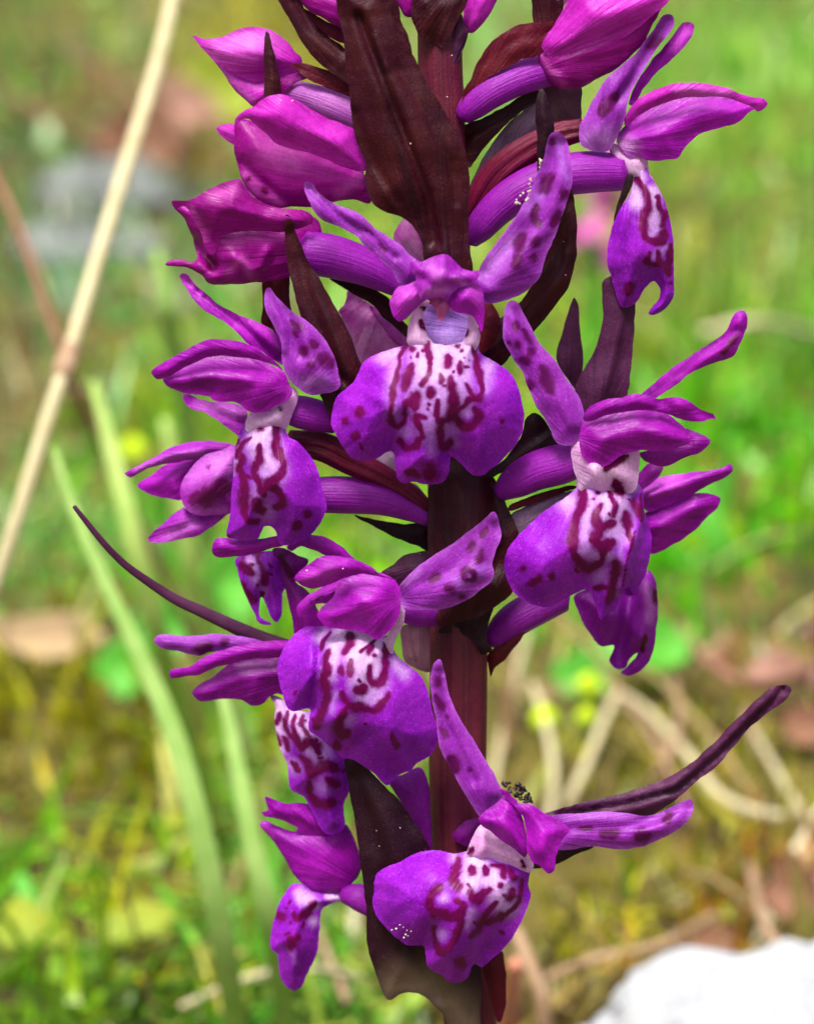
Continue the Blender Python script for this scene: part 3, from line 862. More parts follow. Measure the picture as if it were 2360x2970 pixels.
# a second orchid blossom far out of focus
p = GW([(1240,440,.03)])[0]
fb2 = base_empty('distant_orchid_flower', (p[0], p[1], 0), None, 'blurred magenta orchid blossom far behind the centre flower', 'orchid')
rod('stalk', [(p[0], p[1], 0), (p[0] + .001, p[1], p[2] * .5), tuple(p)], [.0012, .001], M['green'], parent=fb2)
for k in range(6):
    a = k * 2.4; zz = p[2] - .008 + .0032 * k
    q = np.array([p[0], p[1], zz]); e = np.array([math.cos(a), math.sin(a) * .6, .15])
    strap('petal', [q, q + e * .003, q + e * .0055 + np.array([0, 0, -.0012]), q + e * .0075 + np.array([0, 0, -.0035])], [.0018, .0042, .0040, .0012], M['pinkblur'] if 'pinkblur' in M else M.setdefault('pinkblur', solid_mat('distant_petal', (206, 70, 170), (220, 110, 190), 300, 0.5, 0.3)), parent=fb2)

# stones
def stone(name, centre, size, mat, label, cat, seed, sink=0.35, z=None):
    gg = np.random.default_rng(seed)
    import bmesh
    bm = bmesh.new()
    bmesh.ops.create_icosphere(bm, subdivisions=5, radius=1)
    d = [(Vector(gg.normal(size=3)).normalized(), gg.uniform(.62, .95)) for _ in range(16)]
    off = gg.uniform(0, 9, 3)
    from mathutils import noise as mn
    for v in bm.verts:
        c = v.co.copy()
        for nrm, h in d:
            e = c.dot(nrm) - h
            if e > 0: c -= nrm * e * 0.85
        q = c * 2.2 + Vector(off)
        c *= 1 + 0.12 * mn.noise(q) + 0.10 * mn.noise(q * 3) + 0.06 * mn.noise(q * 8) + 0.03 * mn.noise(q * 19)
        v.co = c
    V = np.array([v.co for v in bm.verts]) * np.array(size)
    F = [[w.index for w in f.verts] for f in bm.faces]
    bm.free()
    c = np.array(centre, float)
    o = link(name, V + c, F, mat)
    return tag(o, label, cat)
def rock_mat(name, a, b_, c_):
    m, t = NT(name); b = B(t)
    geo = b.n('ShaderNodeTexCoord').outputs['Object']
    n1 = b.noise(geo, 260, 6, 0.65); n2 = b.noise(geo, 1400, 4, 0.6)
    col = b.mix(b.ramp(n1, .35, .65), lin(*a), lin(*b_))
    col = b.mix(b.ramp(n2, .60, .72), col, lin(*c_))
    p = b.n('ShaderNodeBsdfPrincipled'); b.put(p.inputs['Base Color'], col); p.inputs['Roughness'].default_value = .8
    bp = b.n('ShaderNodeBump'); bp.inputs['Strength'].default_value = .8; bp.inputs['Distance'].default_value = .0006
    b.put(bp.inputs['Height'], b.math('ADD', n1, b.math('MULTIPLY', n2, .5))); t.links.new(bp.outputs[0], p.inputs['Normal'])
    t.links.new(p.outputs[0], b.n('ShaderNodeOutputMaterial').inputs[0])
    return m
M['white_rock'] = rock_mat('white_rock', (180, 182, 185), (154, 158, 163), (92, 98, 106))
M['grey_rock'] = rock_mat('grey_rock', (104, 110, 106), (124, 130, 126), (80, 86, 80))
rk = GW([(1690,2190,.012)])[0]
stone('white_rock', (rk[0] + .0075, rk[1] + .005, .003), (.0285, .017, .0150), M['white_rock'], 'bright white rock in the lower right corner', 'rock', 3)
for (u, v), sz, sd, lb in (((215,410), (.017,.014,.010), 4, 'larger grey stone behind the dry stalk at the left'), ((150,520), (.011,.010,.007), 8, 'smaller darker grey stone in front of the larger one at the left'), ((285,520), (.008,.008,.006), 15, 'small grey stone left of the crumpled bud')):
    q = GW([(u, v, sz[2] * .5)])[0]
    stone('grey_stone', (q[0], q[1], sz[2] * .3), sz, M['grey_rock'], lb, 'stone', sd)


# ------------------------------------------------------------------ the orchid
def mk(reg, items):
    s = REG[reg][2]
    return [(S(reg, p), w / s) for p, w in items]

def wh(reg, items):
    s = REG[reg][2]
    return [(S(reg, p), 0.78 * r / s, 1.9 * f / s) for p, r, f in items]

def rg(reg, items):
    s = REG[reg][2]
    return [(S(reg, p), a, w / s) for p, a, w in items]

def SS(*parts):
    return np.vstack([S(r, p) for r, p in parts])

stem_pts = S('W', [(925, -60), (928, 150), (938, 400), (945, 650), (953, 900), (962, 1150), (967, 1400), (965, 1700), (980, 1950), (992, 2156), (996, 2300)])
top3 = spike(stem_pts[:, 0], stem_pts[:, 1], np.zeros(len(stem_pts)))
low = top3[-1]; drn = (top3[-1] - top3[-3]); drn /= np.linalg.norm(drn)
foot = low + drn * ((low[2] + 0.002) / -drn[2])
orchid = base_empty('orchid_plant', (foot[0], foot[1], 0.0), None,
                    'purple spotted orchid with maroon stem and bracts in sharp focus, standing in the turf', 'orchid')
r0 = K / 1.378 * np.array([44, 46, 48, 50, 54, 58, 61, 61, 60, 58, 58])
tube('stem', orchid, M['stem'], np.vstack([top3, (low + foot) / 2, foot]), None, np.concatenate([r0 * 1.9, [r0[-1] * 2.0, r0[-1] * 2.1]]), ribs=5, ribamp=0.03, nseg=32, world=True, closed_tip=False)

def flower(label, reg, pt, d):
    p = S(reg, [pt])[0]
    return base_empty('flower', spike(p[0], p[1], d), orchid, label)

def bud(label, reg, pt, d):
    p = S(reg, [pt])[0]
    return base_empty('flower_bud', spike(p[0], p[1], d), orchid, label)

def bract(reg, pts, d, mat='bract', label=None, **kw):
    o = sheet('bract', orchid, M[mat], S(reg, pts) if isinstance(reg, str) else pts, d, **kw)
    if label: o['label'] = label
    return o

# ---- things far behind the stem first -------------------------------------------------
# flower half hidden on the far left
f9 = flower('rear left flower seen from the side with a pale rounded lip', 'D', (720, 1250), -60)
sheet('lateral_sepal', f9, M['back_petal'], S('D', [(385,845),(430,840),(480,870),(560,890),(650,890),(740,910),(790,960),(780,1020),(745,1100),(680,1060),(600,1000),(520,950),(450,935),(400,900)]), -60, base=S('D', [(900,1050)])[0], ridges=rg('D', [([(440,880),(600,950),(760,1020)], -14, 30)]), pale=wh('D', [([(500,900),(760,960)], 30, 60)]), puff=(24, 30))
sheet('dorsal_sepal', f9, M['back_petal'], S('D', [(25,1335),(80,1300),(160,1260),(240,1210),(320,1170),(420,1140),(530,1130),(680,1150),(730,1180),(600,1210),(500,1250),(420,1252),(330,1268),(240,1280),(150,1310),(60,1360)]), -70, base=S('D', [(900,1180)])[0], ridges=rg('D', [([(80,1320),(300,1220),(500,1190)], 20, 30)]), pale=wh('D', [([(100,1315),(330,1225),(520,1200)], 8, 40)]), puff=(26, 26))
sheet('petal', f9, M['petal'], S('D', [(105,1410),(180,1350),(260,1290),(360,1250),(490,1230),(470,1330),(420,1420),(370,1500),(280,1490),(180,1460)]), -110, base=S('D', [(800,1200)])[0], puff=(30, 40), g=(.25, .1))
sheet('lip', f9, M['back_petal'], S('D', [(368,1440),(400,1350),(450,1280),(520,1220),(620,1190),(710,1160),(760,1230),(740,1400),(720,1560),(620,1590),(500,1595),(430,1580),(385,1520)]), -40, base=S('D', [(850,1250)])[0], puff=(60, 55), marks=mk('D', [([(450,1490),(540,1470),(640,1420)], 90), ([(545,1285)], 34)]), pale=wh('D', [([(450,1340),(680,1250)], 70, 120), ([(420,1560),(650,1560)], 10, 40)]))
sheet('petal', f9, M['back_petal'], S('D', [(165,1735),(220,1680),(300,1610),(390,1550),(440,1580),(560,1590),(670,1575),(600,1640),(500,1710),(400,1740),(300,1760),(170,1757)]), -70, base=S('D', [(800,1520)])[0], ridges=rg('D', [([(190,1740),(350,1680),(560,1610)], -14, 26)]), pale=wh('D', [([(300,1730),(450,1640)], 20, 60)]), puff=(24, 30))

# flower behind on the right
f11 = flower('rear right flower turned away behind the tall right hand flower', 'F', (880, 1150), -90)
sheet('lateral_sepal', f11, M['petal'], S('F', [(850,1060),(970,1000),(1080,980),(1200,970),(1300,950),(1345,930),(1362,960),(1320,1000),(1220,1050),(1140,1095),(1000,1160),(900,1190),(850,1150)]), -80, base=S('F', [(700,1120)])[0], ridges=rg('F', [([(900,1100),(1100,1030),(1330,960)], 20, 28)]), pale=wh('F', [([(880,1080),(1050,1020)], 40, 70)]))
sheet('petal', f11, M['petal'], S('F', [(880,1200),(1000,1150),(1130,1095),(1220,1088),(1290,1115),(1280,1160),(1220,1220),(1140,1300),(1030,1370),(980,1400),(900,1420),(850,1300)]), -100, base=S('F', [(650,1250)])[0], puff=(40, 50), g=(0, -.2), ridges=rg('F', [([(900,1280),(1150,1160)], 14, 30)]))
sheet('petal', f11, M['dark_petal'], S('F', [(810,1040),(900,930),(980,945),(965,990),(880,1060),(820,1090)]), -30, puff=(20, 30))
sheet('lip', f11, M['spur'], S('F', [(495,1650),(580,1610),(780,1600),(860,1540),(900,1505),(940,1570),(952,1680),(945,1800),(930,1930),(900,2010),(850,2060),(790,2080),(750,2062),(790,2025),(830,1985),(845,1955),(800,1985),(775,2035),(730,2045),(690,2010),(690,1980),(715,1920),(640,1920),(580,1850),(545,1800),(520,1730)]), -60, base=S('F', [(750,1300)])[0], puff=(55, 50), ridges=rg('F', [([(800,1650),(760,1900),(740,2000)], -45, 40), ([(890,1580),(900,1750),(860,1900)], 25, 34)]), pale=wh('F', [([(885,1590),(915,1700),(905,1780)], 14, 40)]), marks=mk('F', [([(935,1600),(942,1680)], 22), ([(890,1860),(870,1940)], 26)]))
tube('spur', f11, M['spur'], S('F', [(430,1650),(330,1695),(200,1760),(110,1830),(45,1900)]), [-60, -50, -40, -40, -30], [46, 50, 52, 46, 28], nseg=22)

# mottled pink flower glimpsed between the left and centre flowers
fb = flower('pale pink mottled flower glimpsed behind the centre flower', 'E', (600, 550), -110)
sheet('petal', fb, M['pink'], S('E', [(335,310),(400,340),(500,400),(560,450),(620,510),(720,610),(680,680),(560,720),(450,790),(390,700),(335,560),(280,430),(310,400),(328,360)]), -100, base=S('E', [(600,250)])[0], ridges=rg('E', [([(430,380),(520,560),(560,700)], -12, 50)]), rough=8)
sheet('petal', fb, M['pink'], S('B', [(300,1480),(360,1360),(420,1390),(480,1460),(500,1560),(500,1640),(430,1640),(380,1570)]), -80, puff=(16, 30))
sheet('petal', fb, M['bud'], S('E', [(470,400),(560,440),(640,520),(720,600),(720,660),(640,640),(560,540)]), -80, puff=(14, 20), pale=wh('E', [([(520,440),(700,620)], 30, 40)]))

# ---- bracts behind ------------------------------------------------------------------------
bract('D', [(888,100),(1036,100),(1048,250),(1062,330),(1085,430),(1000,520),(940,440),(872,400),(882,280)], -40, 'bract_red', ridges=rg('D', [([(960,120),(970,420)], -18, 40)]))
bract('F', [(495,20),(518,55),(530,200),(545,380),(510,520),(470,480),(400,360),(420,260),(450,150),(478,55)], -60, 'bract_violet', puff=(14, 30))
bract('F', [(665,-80),(835,-80),(832,50),(826,150),(815,300),(800,450),(780,575),(700,630),(600,680),(540,650),(500,520),(560,400),(600,330),(632,230),(652,120)], 30, 'bract_violet', base=S('F', [(600,800)])[0], g=(.1, 0), ridges=rg('F', [([(790,-60),(780,200),(720,600)], -24, 60)]), puff=(30, 60))
bract('W', [(1122,-40),(1178,-40),(1185,30),(1180,75),(1150,90),(1125,80)], -20, 'bract')
bract('B', [(1300,-60),(1430,-60),(1330,60),(1280,130),(1240,120)], -20, 'bract_grey')
bract('B', [(1240,520),(1455,520),(1466,640),(1462,745),(1390,750),(1300,770),(1250,690)], -40, 'bract_grey', ridges=rg('B', [([(1370,540),(1380,740)], -14, 40)]))
bract('E', [(225,228),(330,234),(420,248),(520,300),(595,350),(620,430),(690,500),(720,540),(715,600),(620,520),(560,470),(480,385),(380,330),(290,275)], -20, 'bract', ridges=rg('E', [([(280,250),(500,340),(680,540)], -16, 24)]))
bract('H', [(590,95),(760,130),(900,150),(1080,150),(1090,320),(980,285),(900,258),(800,208),(690,155)], 10, 'bract_dark', puff=(16, 30))
bract('H', [(760,460),(830,400),(900,345),(1000,320),(1120,330),(1100,480),(980,540),(860,530)], 60, 'bract_violet', puff=(40, 50))
bract('H', [(885,800),(950,765),(1075,740),(1080,1060),(960,1040),(900,990)], -50, 'bract_grey', label='greyish lilac inner face of a bract left of the stem', puff=(14, 30))

# tall bracts at the very top
bract('A', [(860,-40),(940,120),(1000,230),(1070,330),(1150,412),(1230,472),(1340,530),(1340,420),(1290,300),(1200,235),(1110,160),(1040,70),(985,-40)], 110, 'bract', base=S('A', [(1400,600)])[0], ridges=rg('A', [([(970,0),(1080,170),(1270,320)], -26, 28)]), g=(.1, 0))
b0 = bud('dark magenta bud cut by the upper edge beside the largest bract', 'A', (1250, 150), 60)
sheet('sepal', b0, M['bud_dark'], S('A', [(990,-60),(1060,65),(1120,95),(1180,135),(1240,165),(1300,190),(1330,-60)]), 50, base=S('A', [(1500,200)])[0], body=60, puff=(40, 50))
bract('A', [(1030,55),(1120,100),(1190,140),(1260,170),(1290,260),(1200,235),(1110,165)], 20, 'ovary', puff=(12, 20))
bract('B', [(180,-60),(300,-60),(340,60),(350,130),(392,220),(412,330),(330,280),(240,120)], 60, 'bract', puff=(18, 30))
b9 = bud('small magenta bud tip right of the stem at the upper edge', 'B', (820, 60), 30)
sheet('sepal', b9, M['bud'], S('B', [(752,-80),(738,60),(735,140),(752,188),(800,198),(860,142),(922,45),(950,-80)]), 30, body=80, puff=(50, 50), base=S('B', [(760,300)])[0])
sheet('sepal', b9, M['bud_dark'], S('B', [(320,-60),(345,60),(375,100),(410,105),(450,60),(470,-60)]), 60, body=50, puff=(30, 40))
bract('B', [(440,-60),(420,60),(415,110),(470,230),(540,260),(600,290),(640,240),(690,150),(720,90),(755,-60)], 80, 'bract', ridges=rg('B', [([(620,-40),(580,260)], -20, 60)]))
bract('B', [(720,80),(740,150),(770,190),(740,250),(700,330),(672,400),(662,330),(650,250),(680,180)], 50, 'bract_violet', puff=(14, 16))
bract('B', [(760,210),(730,310),(700,420),(690,480),(668,420),(680,320)], 40, 'bract_violet', puff=(10, 14))
bract('B', [(690,440),(740,540),(735,620),(715,720),(680,780),(668,640),(672,520)], 20, 'bract_grey', puff=(10, 20))

# ---- upper right bud and its neighbours -----------------------------------------------------
bd = bud('large closed magenta bud at upper right pointing up and outwards', 'B', (740, 720), 40)
tube('ovary', bd, M['spur'], S('B', [(730,725),(790,660),(900,575),(1060,495),(1220,440),(1340,410)]), [60, 60, 58, 48, 25, 0], [26, 40, 46, 47, 49, 46], nseg=26)
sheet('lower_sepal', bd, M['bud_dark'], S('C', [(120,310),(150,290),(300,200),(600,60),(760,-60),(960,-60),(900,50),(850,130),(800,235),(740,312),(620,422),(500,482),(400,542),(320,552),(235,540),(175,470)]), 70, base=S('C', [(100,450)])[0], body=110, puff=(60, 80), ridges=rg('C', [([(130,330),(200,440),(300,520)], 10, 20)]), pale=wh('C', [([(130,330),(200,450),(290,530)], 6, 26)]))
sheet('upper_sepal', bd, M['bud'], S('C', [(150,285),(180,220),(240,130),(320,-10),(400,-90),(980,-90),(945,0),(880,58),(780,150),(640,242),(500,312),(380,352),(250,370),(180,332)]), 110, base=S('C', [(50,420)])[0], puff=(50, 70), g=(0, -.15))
bract('B', [(725,640),(738,560),(790,470),(830,370),(900,270),(970,210),(1060,160),(1150,140),(1300,132),(1310,175),(1250,260),(1200,345),(1100,365),(1000,420),(880,490),(800,580),(755,650)], 90, 'bract_red', base=S('B', [(700,760)])[0], ridges=rg('B', [([(760,600),(860,420),(1010,280),(1250,190)], -16, 40)]), puff=(26, 40))
bract('B', [(685,815),(760,765),(850,735),(1000,655),(1100,585),(1200,545),(1200,620),(1100,690),(1000,775),(920,855),(860,925),(800,1005),(775,1040),(735,920),(700,845)], 10, 'bract', base=S('B', [(600,1000)])[0], ridges=rg('B', [([(720,860),(950,740),(1180,580)], -16, 30)]))
bract('B', [(765,1320),(772,1180),(800,1100),(860,980),(920,880),(1000,780),(1100,690),(1200,590),(1260,640),(1240,800),(1100,890),(1000,940),(930,1030),(870,1110),(800,1250)], -20, 'mauve', label='pale mauve inner face of a folded bract', base=S('B', [(700,1500)])[0], puff=(14, 30), rough=6, ridges=rg('B', [([(790,1240),(940,960),(1180,700)], -14, 24)]))

# ---- upper right flower -----------------------------------------------------------------------
f6 = flower('upper right flower in profile with a narrow marked lip hanging down', 'C', (620, 930), 40)
tube('ovary', f6, M['ovary'], S('B', [(770,1345),(840,1210),(930,1080),(1050,980),(1200,890),(1330,835),(1480,800)]), [20, 24, 30, 34, 36, 40, 44], [22, 34, 40, 40, 38, 36, 30], ribs=7, ribamp=0.09, nseg=42)
tube('spur', f6, M['spur'], S('B', [(775,1490),(830,1420),(950,1290),(1100,1180),(1300,1100),(1500,1068),(1720,1070)]), [50, 60, 64, 60, 54, 48, 40], [28, 42, 50, 55, 58, 60, 52], nseg=30)
sheet('lateral_sepal', f6, M['petal'], S('C', [(1020,140),(1070,133),(1099,160),(1082,220),(1030,290),(950,372),(870,442),(800,522),(760,590),(720,650),(690,640),(735,520),(800,425),(870,330),(950,240)]), 30, base=S('C', [(640,800)])[0], ridges=rg('C', [([(1050,170),(880,380),(720,620)], -14, 24)]), pale=wh('C', [([(1060,150),(980,300)], 20, 60)]))
sheet('lateral_sepal', f6, M['sepal'], S('C', [(905,92),(960,92),(976,130),(950,190),(905,255),(850,322),(780,432),(720,535),(690,622),(670,722),(640,802),(612,862),(580,922),(530,942),(460,932),(400,902),(383,850),(390,770),(430,690),(480,600),(530,520),(590,450),(660,390),(730,330),(790,260),(850,170)]), 90, base=S('C', [(520,1000)])[0], marks=mk('C', [([(885,240),(830,285)], 58), ([(600,590),(520,720)], 44), ([(540,600),(500,690)], 22), ([(640,560),(560,680)], 24)]), whites=wh('C', [([(450,860),(560,860)], 60, 140)]), ridges=rg('C', [([(930,120),(800,330),(620,620)], -22, 30)]), puff=(26, 36))
sheet('petal', f6, M['petal'], S('C', [(630,820),(680,765),(740,715),(830,660),(930,620),(1050,590),(1180,582),(1300,592),(1400,632),(1480,668),(1432,702),(1390,742),(1320,777),(1230,800),(1140,827),(1080,872),(1030,922),(1000,972),(940,992),(870,1000),(800,992),(750,965),(700,975),(650,930),(615,880)]), 60, base=S('C', [(560,900)])[0], puff=(40, 50), g=(0, .15), whites=wh('C', [([(640,890),(700,900)], 40, 120)]), marks=mk('C', [([(1350,748),(1310,775)], 20), ([(1150,822),(1100,850)], 12)]))
sheet('dorsal_sepal', f6, M['bud'], S('C', [(665,750),(700,668),(760,608),(850,558),(950,524),(1060,511),(1180,517),(1280,539),(1370,574),(1450,600),(1520,605),(1552,640),(1530,672),(1490,692),(1465,668),(1400,645),(1300,606),(1180,596),(1050,604),(930,634),(830,674),(740,725),(680,785)]), 105, base=S('C', [(580,860)])[0], puff=(36, 34), g=(0, -.3), pale=wh('C', [([(1000,560),(1300,580)], 20, 50)]))  # pale streak paints the sheen along the sepal's top into its colour
sheet('neck', f6, M['neck'], S('C', [(570,930),(600,890),(680,920),(800,960),(812,1060),(845,1115),(760,1180),(700,1110),(650,1060),(600,985)]), 50, puff=(30, 30), ridges=rg('C', [([(590,930),(700,1080)], 16, 20)]))
sheet('lip', f6, M['lip'], S('C', [(735,1040),(790,1030),(835,1105),(882,1180),(922,1270),(952,1380),(967,1500),(972,1700),(972,1830),(950,1882),(910,1922),(860,1952),(813,1947),(840,1900),(880,1850),(888,1800),(860,1750),(830,1752),(790,1792),(750,1862),(700,1902),(650,1907),(620,1850),(600,1780),(578,1700),(560,1650),(558,1560),(570,1480),(590,1400),(615,1330),(650,1270),(700,1200),(718,1130)]), 70, base=S('C', [(740,950)])[0], sp=6, puff=(48, 42), curl=25, g=(0, -.05),
      marks=mk('C', [([(745,1060),(750,1120),(790,1170),(805,1230),(800,1300),(780,1380),(785,1450),(840,1492),(890,1490),(912,1430)], 40), ([(785,1390),(790,1440)], 52), ([(870,1220),(880,1280),(912,1330),(905,1400)], 34), ([(950,1520),(945,1600),(930,1640),(880,1630),(868,1560)], 36), ([(930,1640),(945,1700)], 38), ([(815,1570),(803,1630),(870,1640)], 30), ([(700,1770),(690,1810)], 44), ([(950,1765)], 30)]),
      whites=wh('C', [([(760,1090),(740,1260)], 50, 70), ([(830,1200),(850,1430)], 70, 60), ([(920,1540),(840,1600)], 30, 60)]))
bract('C', [(700,1073),(719,1083),(716,1130),(692,1190),(662,1250),(630,1312),(600,1380),(610,1300),(638,1200),(660,1130),(682,1080)], 160, 'bract_dark', puff=(14, 14), label='tip of a dark bract crossing the upper right flower')

# ---- left buds ------------------------------------------------------------------------------------
b1 = bud('uppermost left bud, pale magenta and pointed', 'A', (1300, 680), 40)
tube('ovary', b1, M['pale_spur'], S('A', [(880,560),(980,575),(1100,610),(1230,660),(1380,720)]), [30, 34, 40, 46, 50], [22, 34, 40, 44, 46], nseg=24)
sheet('lower_sepal', b1, M['bud'], S('A', [(342,224),(400,300),(470,360),(700,480),(1000,400),(1045,430),(1015,490),(960,545),(890,595),(800,655),(722,660),(662,612),(600,560),(540,470),(480,385),(410,305)]), 30, base=S('A', [(1050,480)])[0], body=70, puff=(44, 50), pale=wh('A', [([(440,320),(560,480),(700,620)], 10, 50)]))
sheet('upper_sepal', b1, M['bud'], S('A', [(340,220),(400,239),(480,238),(550,214),(620,180),(700,164),(770,170),(850,198),(920,248),(970,308),(1018,365),(1000,430),(880,476),(790,502),(700,497),(600,452),(470,372),(400,302)]), 55, base=S('A', [(1080,450)])[0], puff=(46, 55), g=(0, -.12), pale=wh('A', [([(500,300),(800,250)], 50, 140)]))
sheet('lower_sepal', b1, M['bud_dark'], S('A', [(880,500),(960,470),(1030,450),(1045,490),(985,510),(930,560),(895,590),(882,540)]), 72, puff=(18, 20))
bract('A', [(945,392),(1060,398),(1180,438),(1310,500),(1340,600),(1200,555),(1080,502),(1010,455)], 85, 'bract_red', ridges=rg('A', [([(1000,420),(1150,480),(1310,560)], -12, 18)]), puff=(18, 20))
bract('A', [(795,192),(815,208),(850,350),(872,450),(890,640),(785,640),(784,500),(781,400),(785,240)], 105, 'bract', puff=(22, 18), label='narrow bract tip standing in front of the uppermost left bud')

b2 = bud('second left bud, half open, bright magenta above and darker below', 'A', (1440, 1150), 90)
sheet('inner_sepal', b2, M['bud'], S('A', [(486,790),(520,775),(570,768),(620,790),(650,860),(640,930),(595,905),(540,862),(500,822)]), 80, puff=(20, 24), base=S('A', [(900,1000)])[0])
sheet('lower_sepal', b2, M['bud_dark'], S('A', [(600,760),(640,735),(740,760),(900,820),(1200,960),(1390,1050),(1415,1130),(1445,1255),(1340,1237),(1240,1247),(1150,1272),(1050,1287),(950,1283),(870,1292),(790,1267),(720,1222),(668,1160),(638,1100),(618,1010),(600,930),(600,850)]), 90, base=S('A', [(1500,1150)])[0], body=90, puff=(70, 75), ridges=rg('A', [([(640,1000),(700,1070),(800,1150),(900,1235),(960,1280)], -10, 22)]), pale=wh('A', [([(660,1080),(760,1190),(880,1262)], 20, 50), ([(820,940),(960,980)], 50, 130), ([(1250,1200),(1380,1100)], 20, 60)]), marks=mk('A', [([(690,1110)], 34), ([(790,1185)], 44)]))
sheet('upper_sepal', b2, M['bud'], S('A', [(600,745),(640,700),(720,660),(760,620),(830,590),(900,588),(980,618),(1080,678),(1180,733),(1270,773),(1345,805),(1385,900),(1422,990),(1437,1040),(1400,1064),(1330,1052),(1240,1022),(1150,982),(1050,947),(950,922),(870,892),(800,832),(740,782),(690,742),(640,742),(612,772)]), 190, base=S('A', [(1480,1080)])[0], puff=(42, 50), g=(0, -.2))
b3 = bud('third left bud, wide and crumpled with a curled lower tip', 'A', (1130, 1500), 100)
tube('ovary', b3, M['spur'], S('W', [(640,530),(700,540),(770,562),(850,600)]), [90, 90, 84, 70], [62, 62, 54, 40], nseg=26)
sheet('lower_sepal', b3, M['bud_dark'], S('W', [(363,425),(395,432),(470,455),(600,440),(662,457),(678,490),(675,540),(662,574),(610,584),(560,593),(500,597),(450,599),(433,591),(425,578),(390,562),(348,557),(362,545),(385,546),(402,552),(415,540),(402,492),(388,460),(368,440)]), 90, base=S('W', [(760,520)])[0], body=90, puff=(64, 70), ridges=rg('A', [([(330,1480),(400,1560),(470,1650)], -50, 34), ([(600,1600),(680,1650),(720,1713)], 20, 30), ([(800,1560),(760,1650)], 16, 30)]), pale=wh('A', [([(560,1690),(640,1600),(700,1700)], 14, 40), ([(420,1520),(450,1600)], 10, 30)]), rough=9, marks=mk('A', [([(440,1590),(460,1640)], 40)]))  # the mark paints the shade of the cavity into the colour
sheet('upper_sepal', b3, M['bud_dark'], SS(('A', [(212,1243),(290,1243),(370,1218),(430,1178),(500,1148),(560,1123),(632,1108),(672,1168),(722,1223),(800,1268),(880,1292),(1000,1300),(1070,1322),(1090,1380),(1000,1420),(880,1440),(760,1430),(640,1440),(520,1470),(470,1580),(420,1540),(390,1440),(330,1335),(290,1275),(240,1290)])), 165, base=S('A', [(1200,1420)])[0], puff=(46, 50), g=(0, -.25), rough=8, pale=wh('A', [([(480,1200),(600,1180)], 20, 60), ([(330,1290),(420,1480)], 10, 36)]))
bract('W', [(601,452),(613,462),(640,530),(680,600),(720,670),(748,735),(765,790),(740,825),(715,870),(700,890),(682,850),(670,820),(660,770),(645,700),(628,650),(615,600),(607,560),(599,500)], 185, 'bract', base=S('W', [(800,950)])[0], ridges=rg('W', [([(612,490),(650,620),(720,800)], -28, 13)]), puff=(22, 30), label='long dark bract between the third bud and the left flower')

# ---- left flower --------------------------------------------------------------------------------
f2 = flower('left flower with a marked rounded lip and pointed hood', 'D', (1040, 850), 200)
tube('spur', f2, M['spur'], S('D', [(1020,930),(1150,960),(1330,1000)]), [150, 140, 110], [40, 48, 40], nseg=22)
tube('spur', f2, M['spur'], S('W', [(650,1042),(720,1042),(800,1048),(860,1068),(905,1092)]), [60, 66, 70, 74, 80], [50, 54, 50, 40, 24], nseg=26)
tube('ovary', f2, M['ovary'], S('W', [(610,930),(680,940),(740,970),(820,1010),(880,1050),(905,1075)]), [60, 76, 80, 84, 90, 84], [34, 40, 38, 30, 22, 16], ribs=7, ribamp=0.1, nseg=42)
sheet('bract_edge', f2, M['mauve'], S('E', [(480,1370),(560,1310),(625,1300),(660,1490),(750,1500),(810,1560),(835,1640),(780,1600),(700,1540),(600,1480),(520,1440)]), 60, puff=(10, 20))
sheet('lateral_sepal', f2, M['petal'], S('D', [(360,105),(385,88),(420,100),(450,150),(520,210),(600,280),(700,330),(800,370),(880,408),(950,455),(990,500),(1008,560),(1008,660),(960,640),(910,605),(860,565),(800,535),(760,502),(690,432),(600,370),(520,320),(460,262),(430,222),(390,160)]), 180, base=S('D', [(1060,760)])[0], ridges=rg('D', [([(400,130),(560,280),(760,420),(980,620)], -26, 22)]), pale=wh('D', [([(500,230),(750,360),(950,470),(995,560)], 6, 34), ([(390,110),(430,170)], 20, 50)]), puff=(22, 24), curl=30)
sheet('petal', f2, M['inner_petal'], S('D', [(262,745),(300,720),(360,685),(420,655),(520,610),(620,595),(740,600),(850,625),(950,665),(1015,700),(1045,770),(1062,840),(1012,892),(960,912),(920,942),(860,952),(820,960),(780,942),(740,907),(690,890),(620,887),(570,872),(550,852),(470,847),(390,837),(330,812),(290,790)]), 240, base=S('D', [(1080,780)])[0], puff=(44, 50), g=(0, .2), ridges=rg('D', [([(320,750),(650,720),(1000,740)], 10, 50)]))
sheet('dorsal_sepal', f2, M['petal'], S('D', [(190,700),(230,668),(310,618),(400,568),(480,528),(560,503),(640,501),(730,513),(820,543),(890,588),(960,640),(1012,690),(950,662),(850,632),(740,610),(620,605),(520,620),(420,665),(340,705),(290,733),(230,752),(200,732)]), 275, base=S('D', [(1080,720)])[0], puff=(40, 36), g=(0, -.35))
sheet('lateral_sepal', f2, M['sepal'], S('D', [(900,188),(930,178),(972,240),(1030,300),(1100,350),(1160,390),(1212,440),(1272,510),(1322,600),(1352,700),(1364,780),(1340,817),(1280,832),(1190,847),(1120,822),(1060,762),(1020,702),(998,620),(998,560),(986,490),(948,420),(908,340),(893,250)]), 225, base=S('D', [(1080,860)])[0], marks=mk('D', [([(1100,430)], 62), ([(1185,510),(1200,530)], 48), ([(1125,550),(1150,590)], 48), ([(1240,620),(1295,655)], 72), ([(1180,665)], 50), ([(1060,380),(1090,480)], 20)]), ridges=rg('D', [([(930,220),(1060,420),(1130,600)], -26, 40), ([(930,220),(1000,400),(1010,560)], 12, 24)]), puff=(40, 44), whites=wh('D', [([(1150,780),(1250,760)], 30, 120)]))
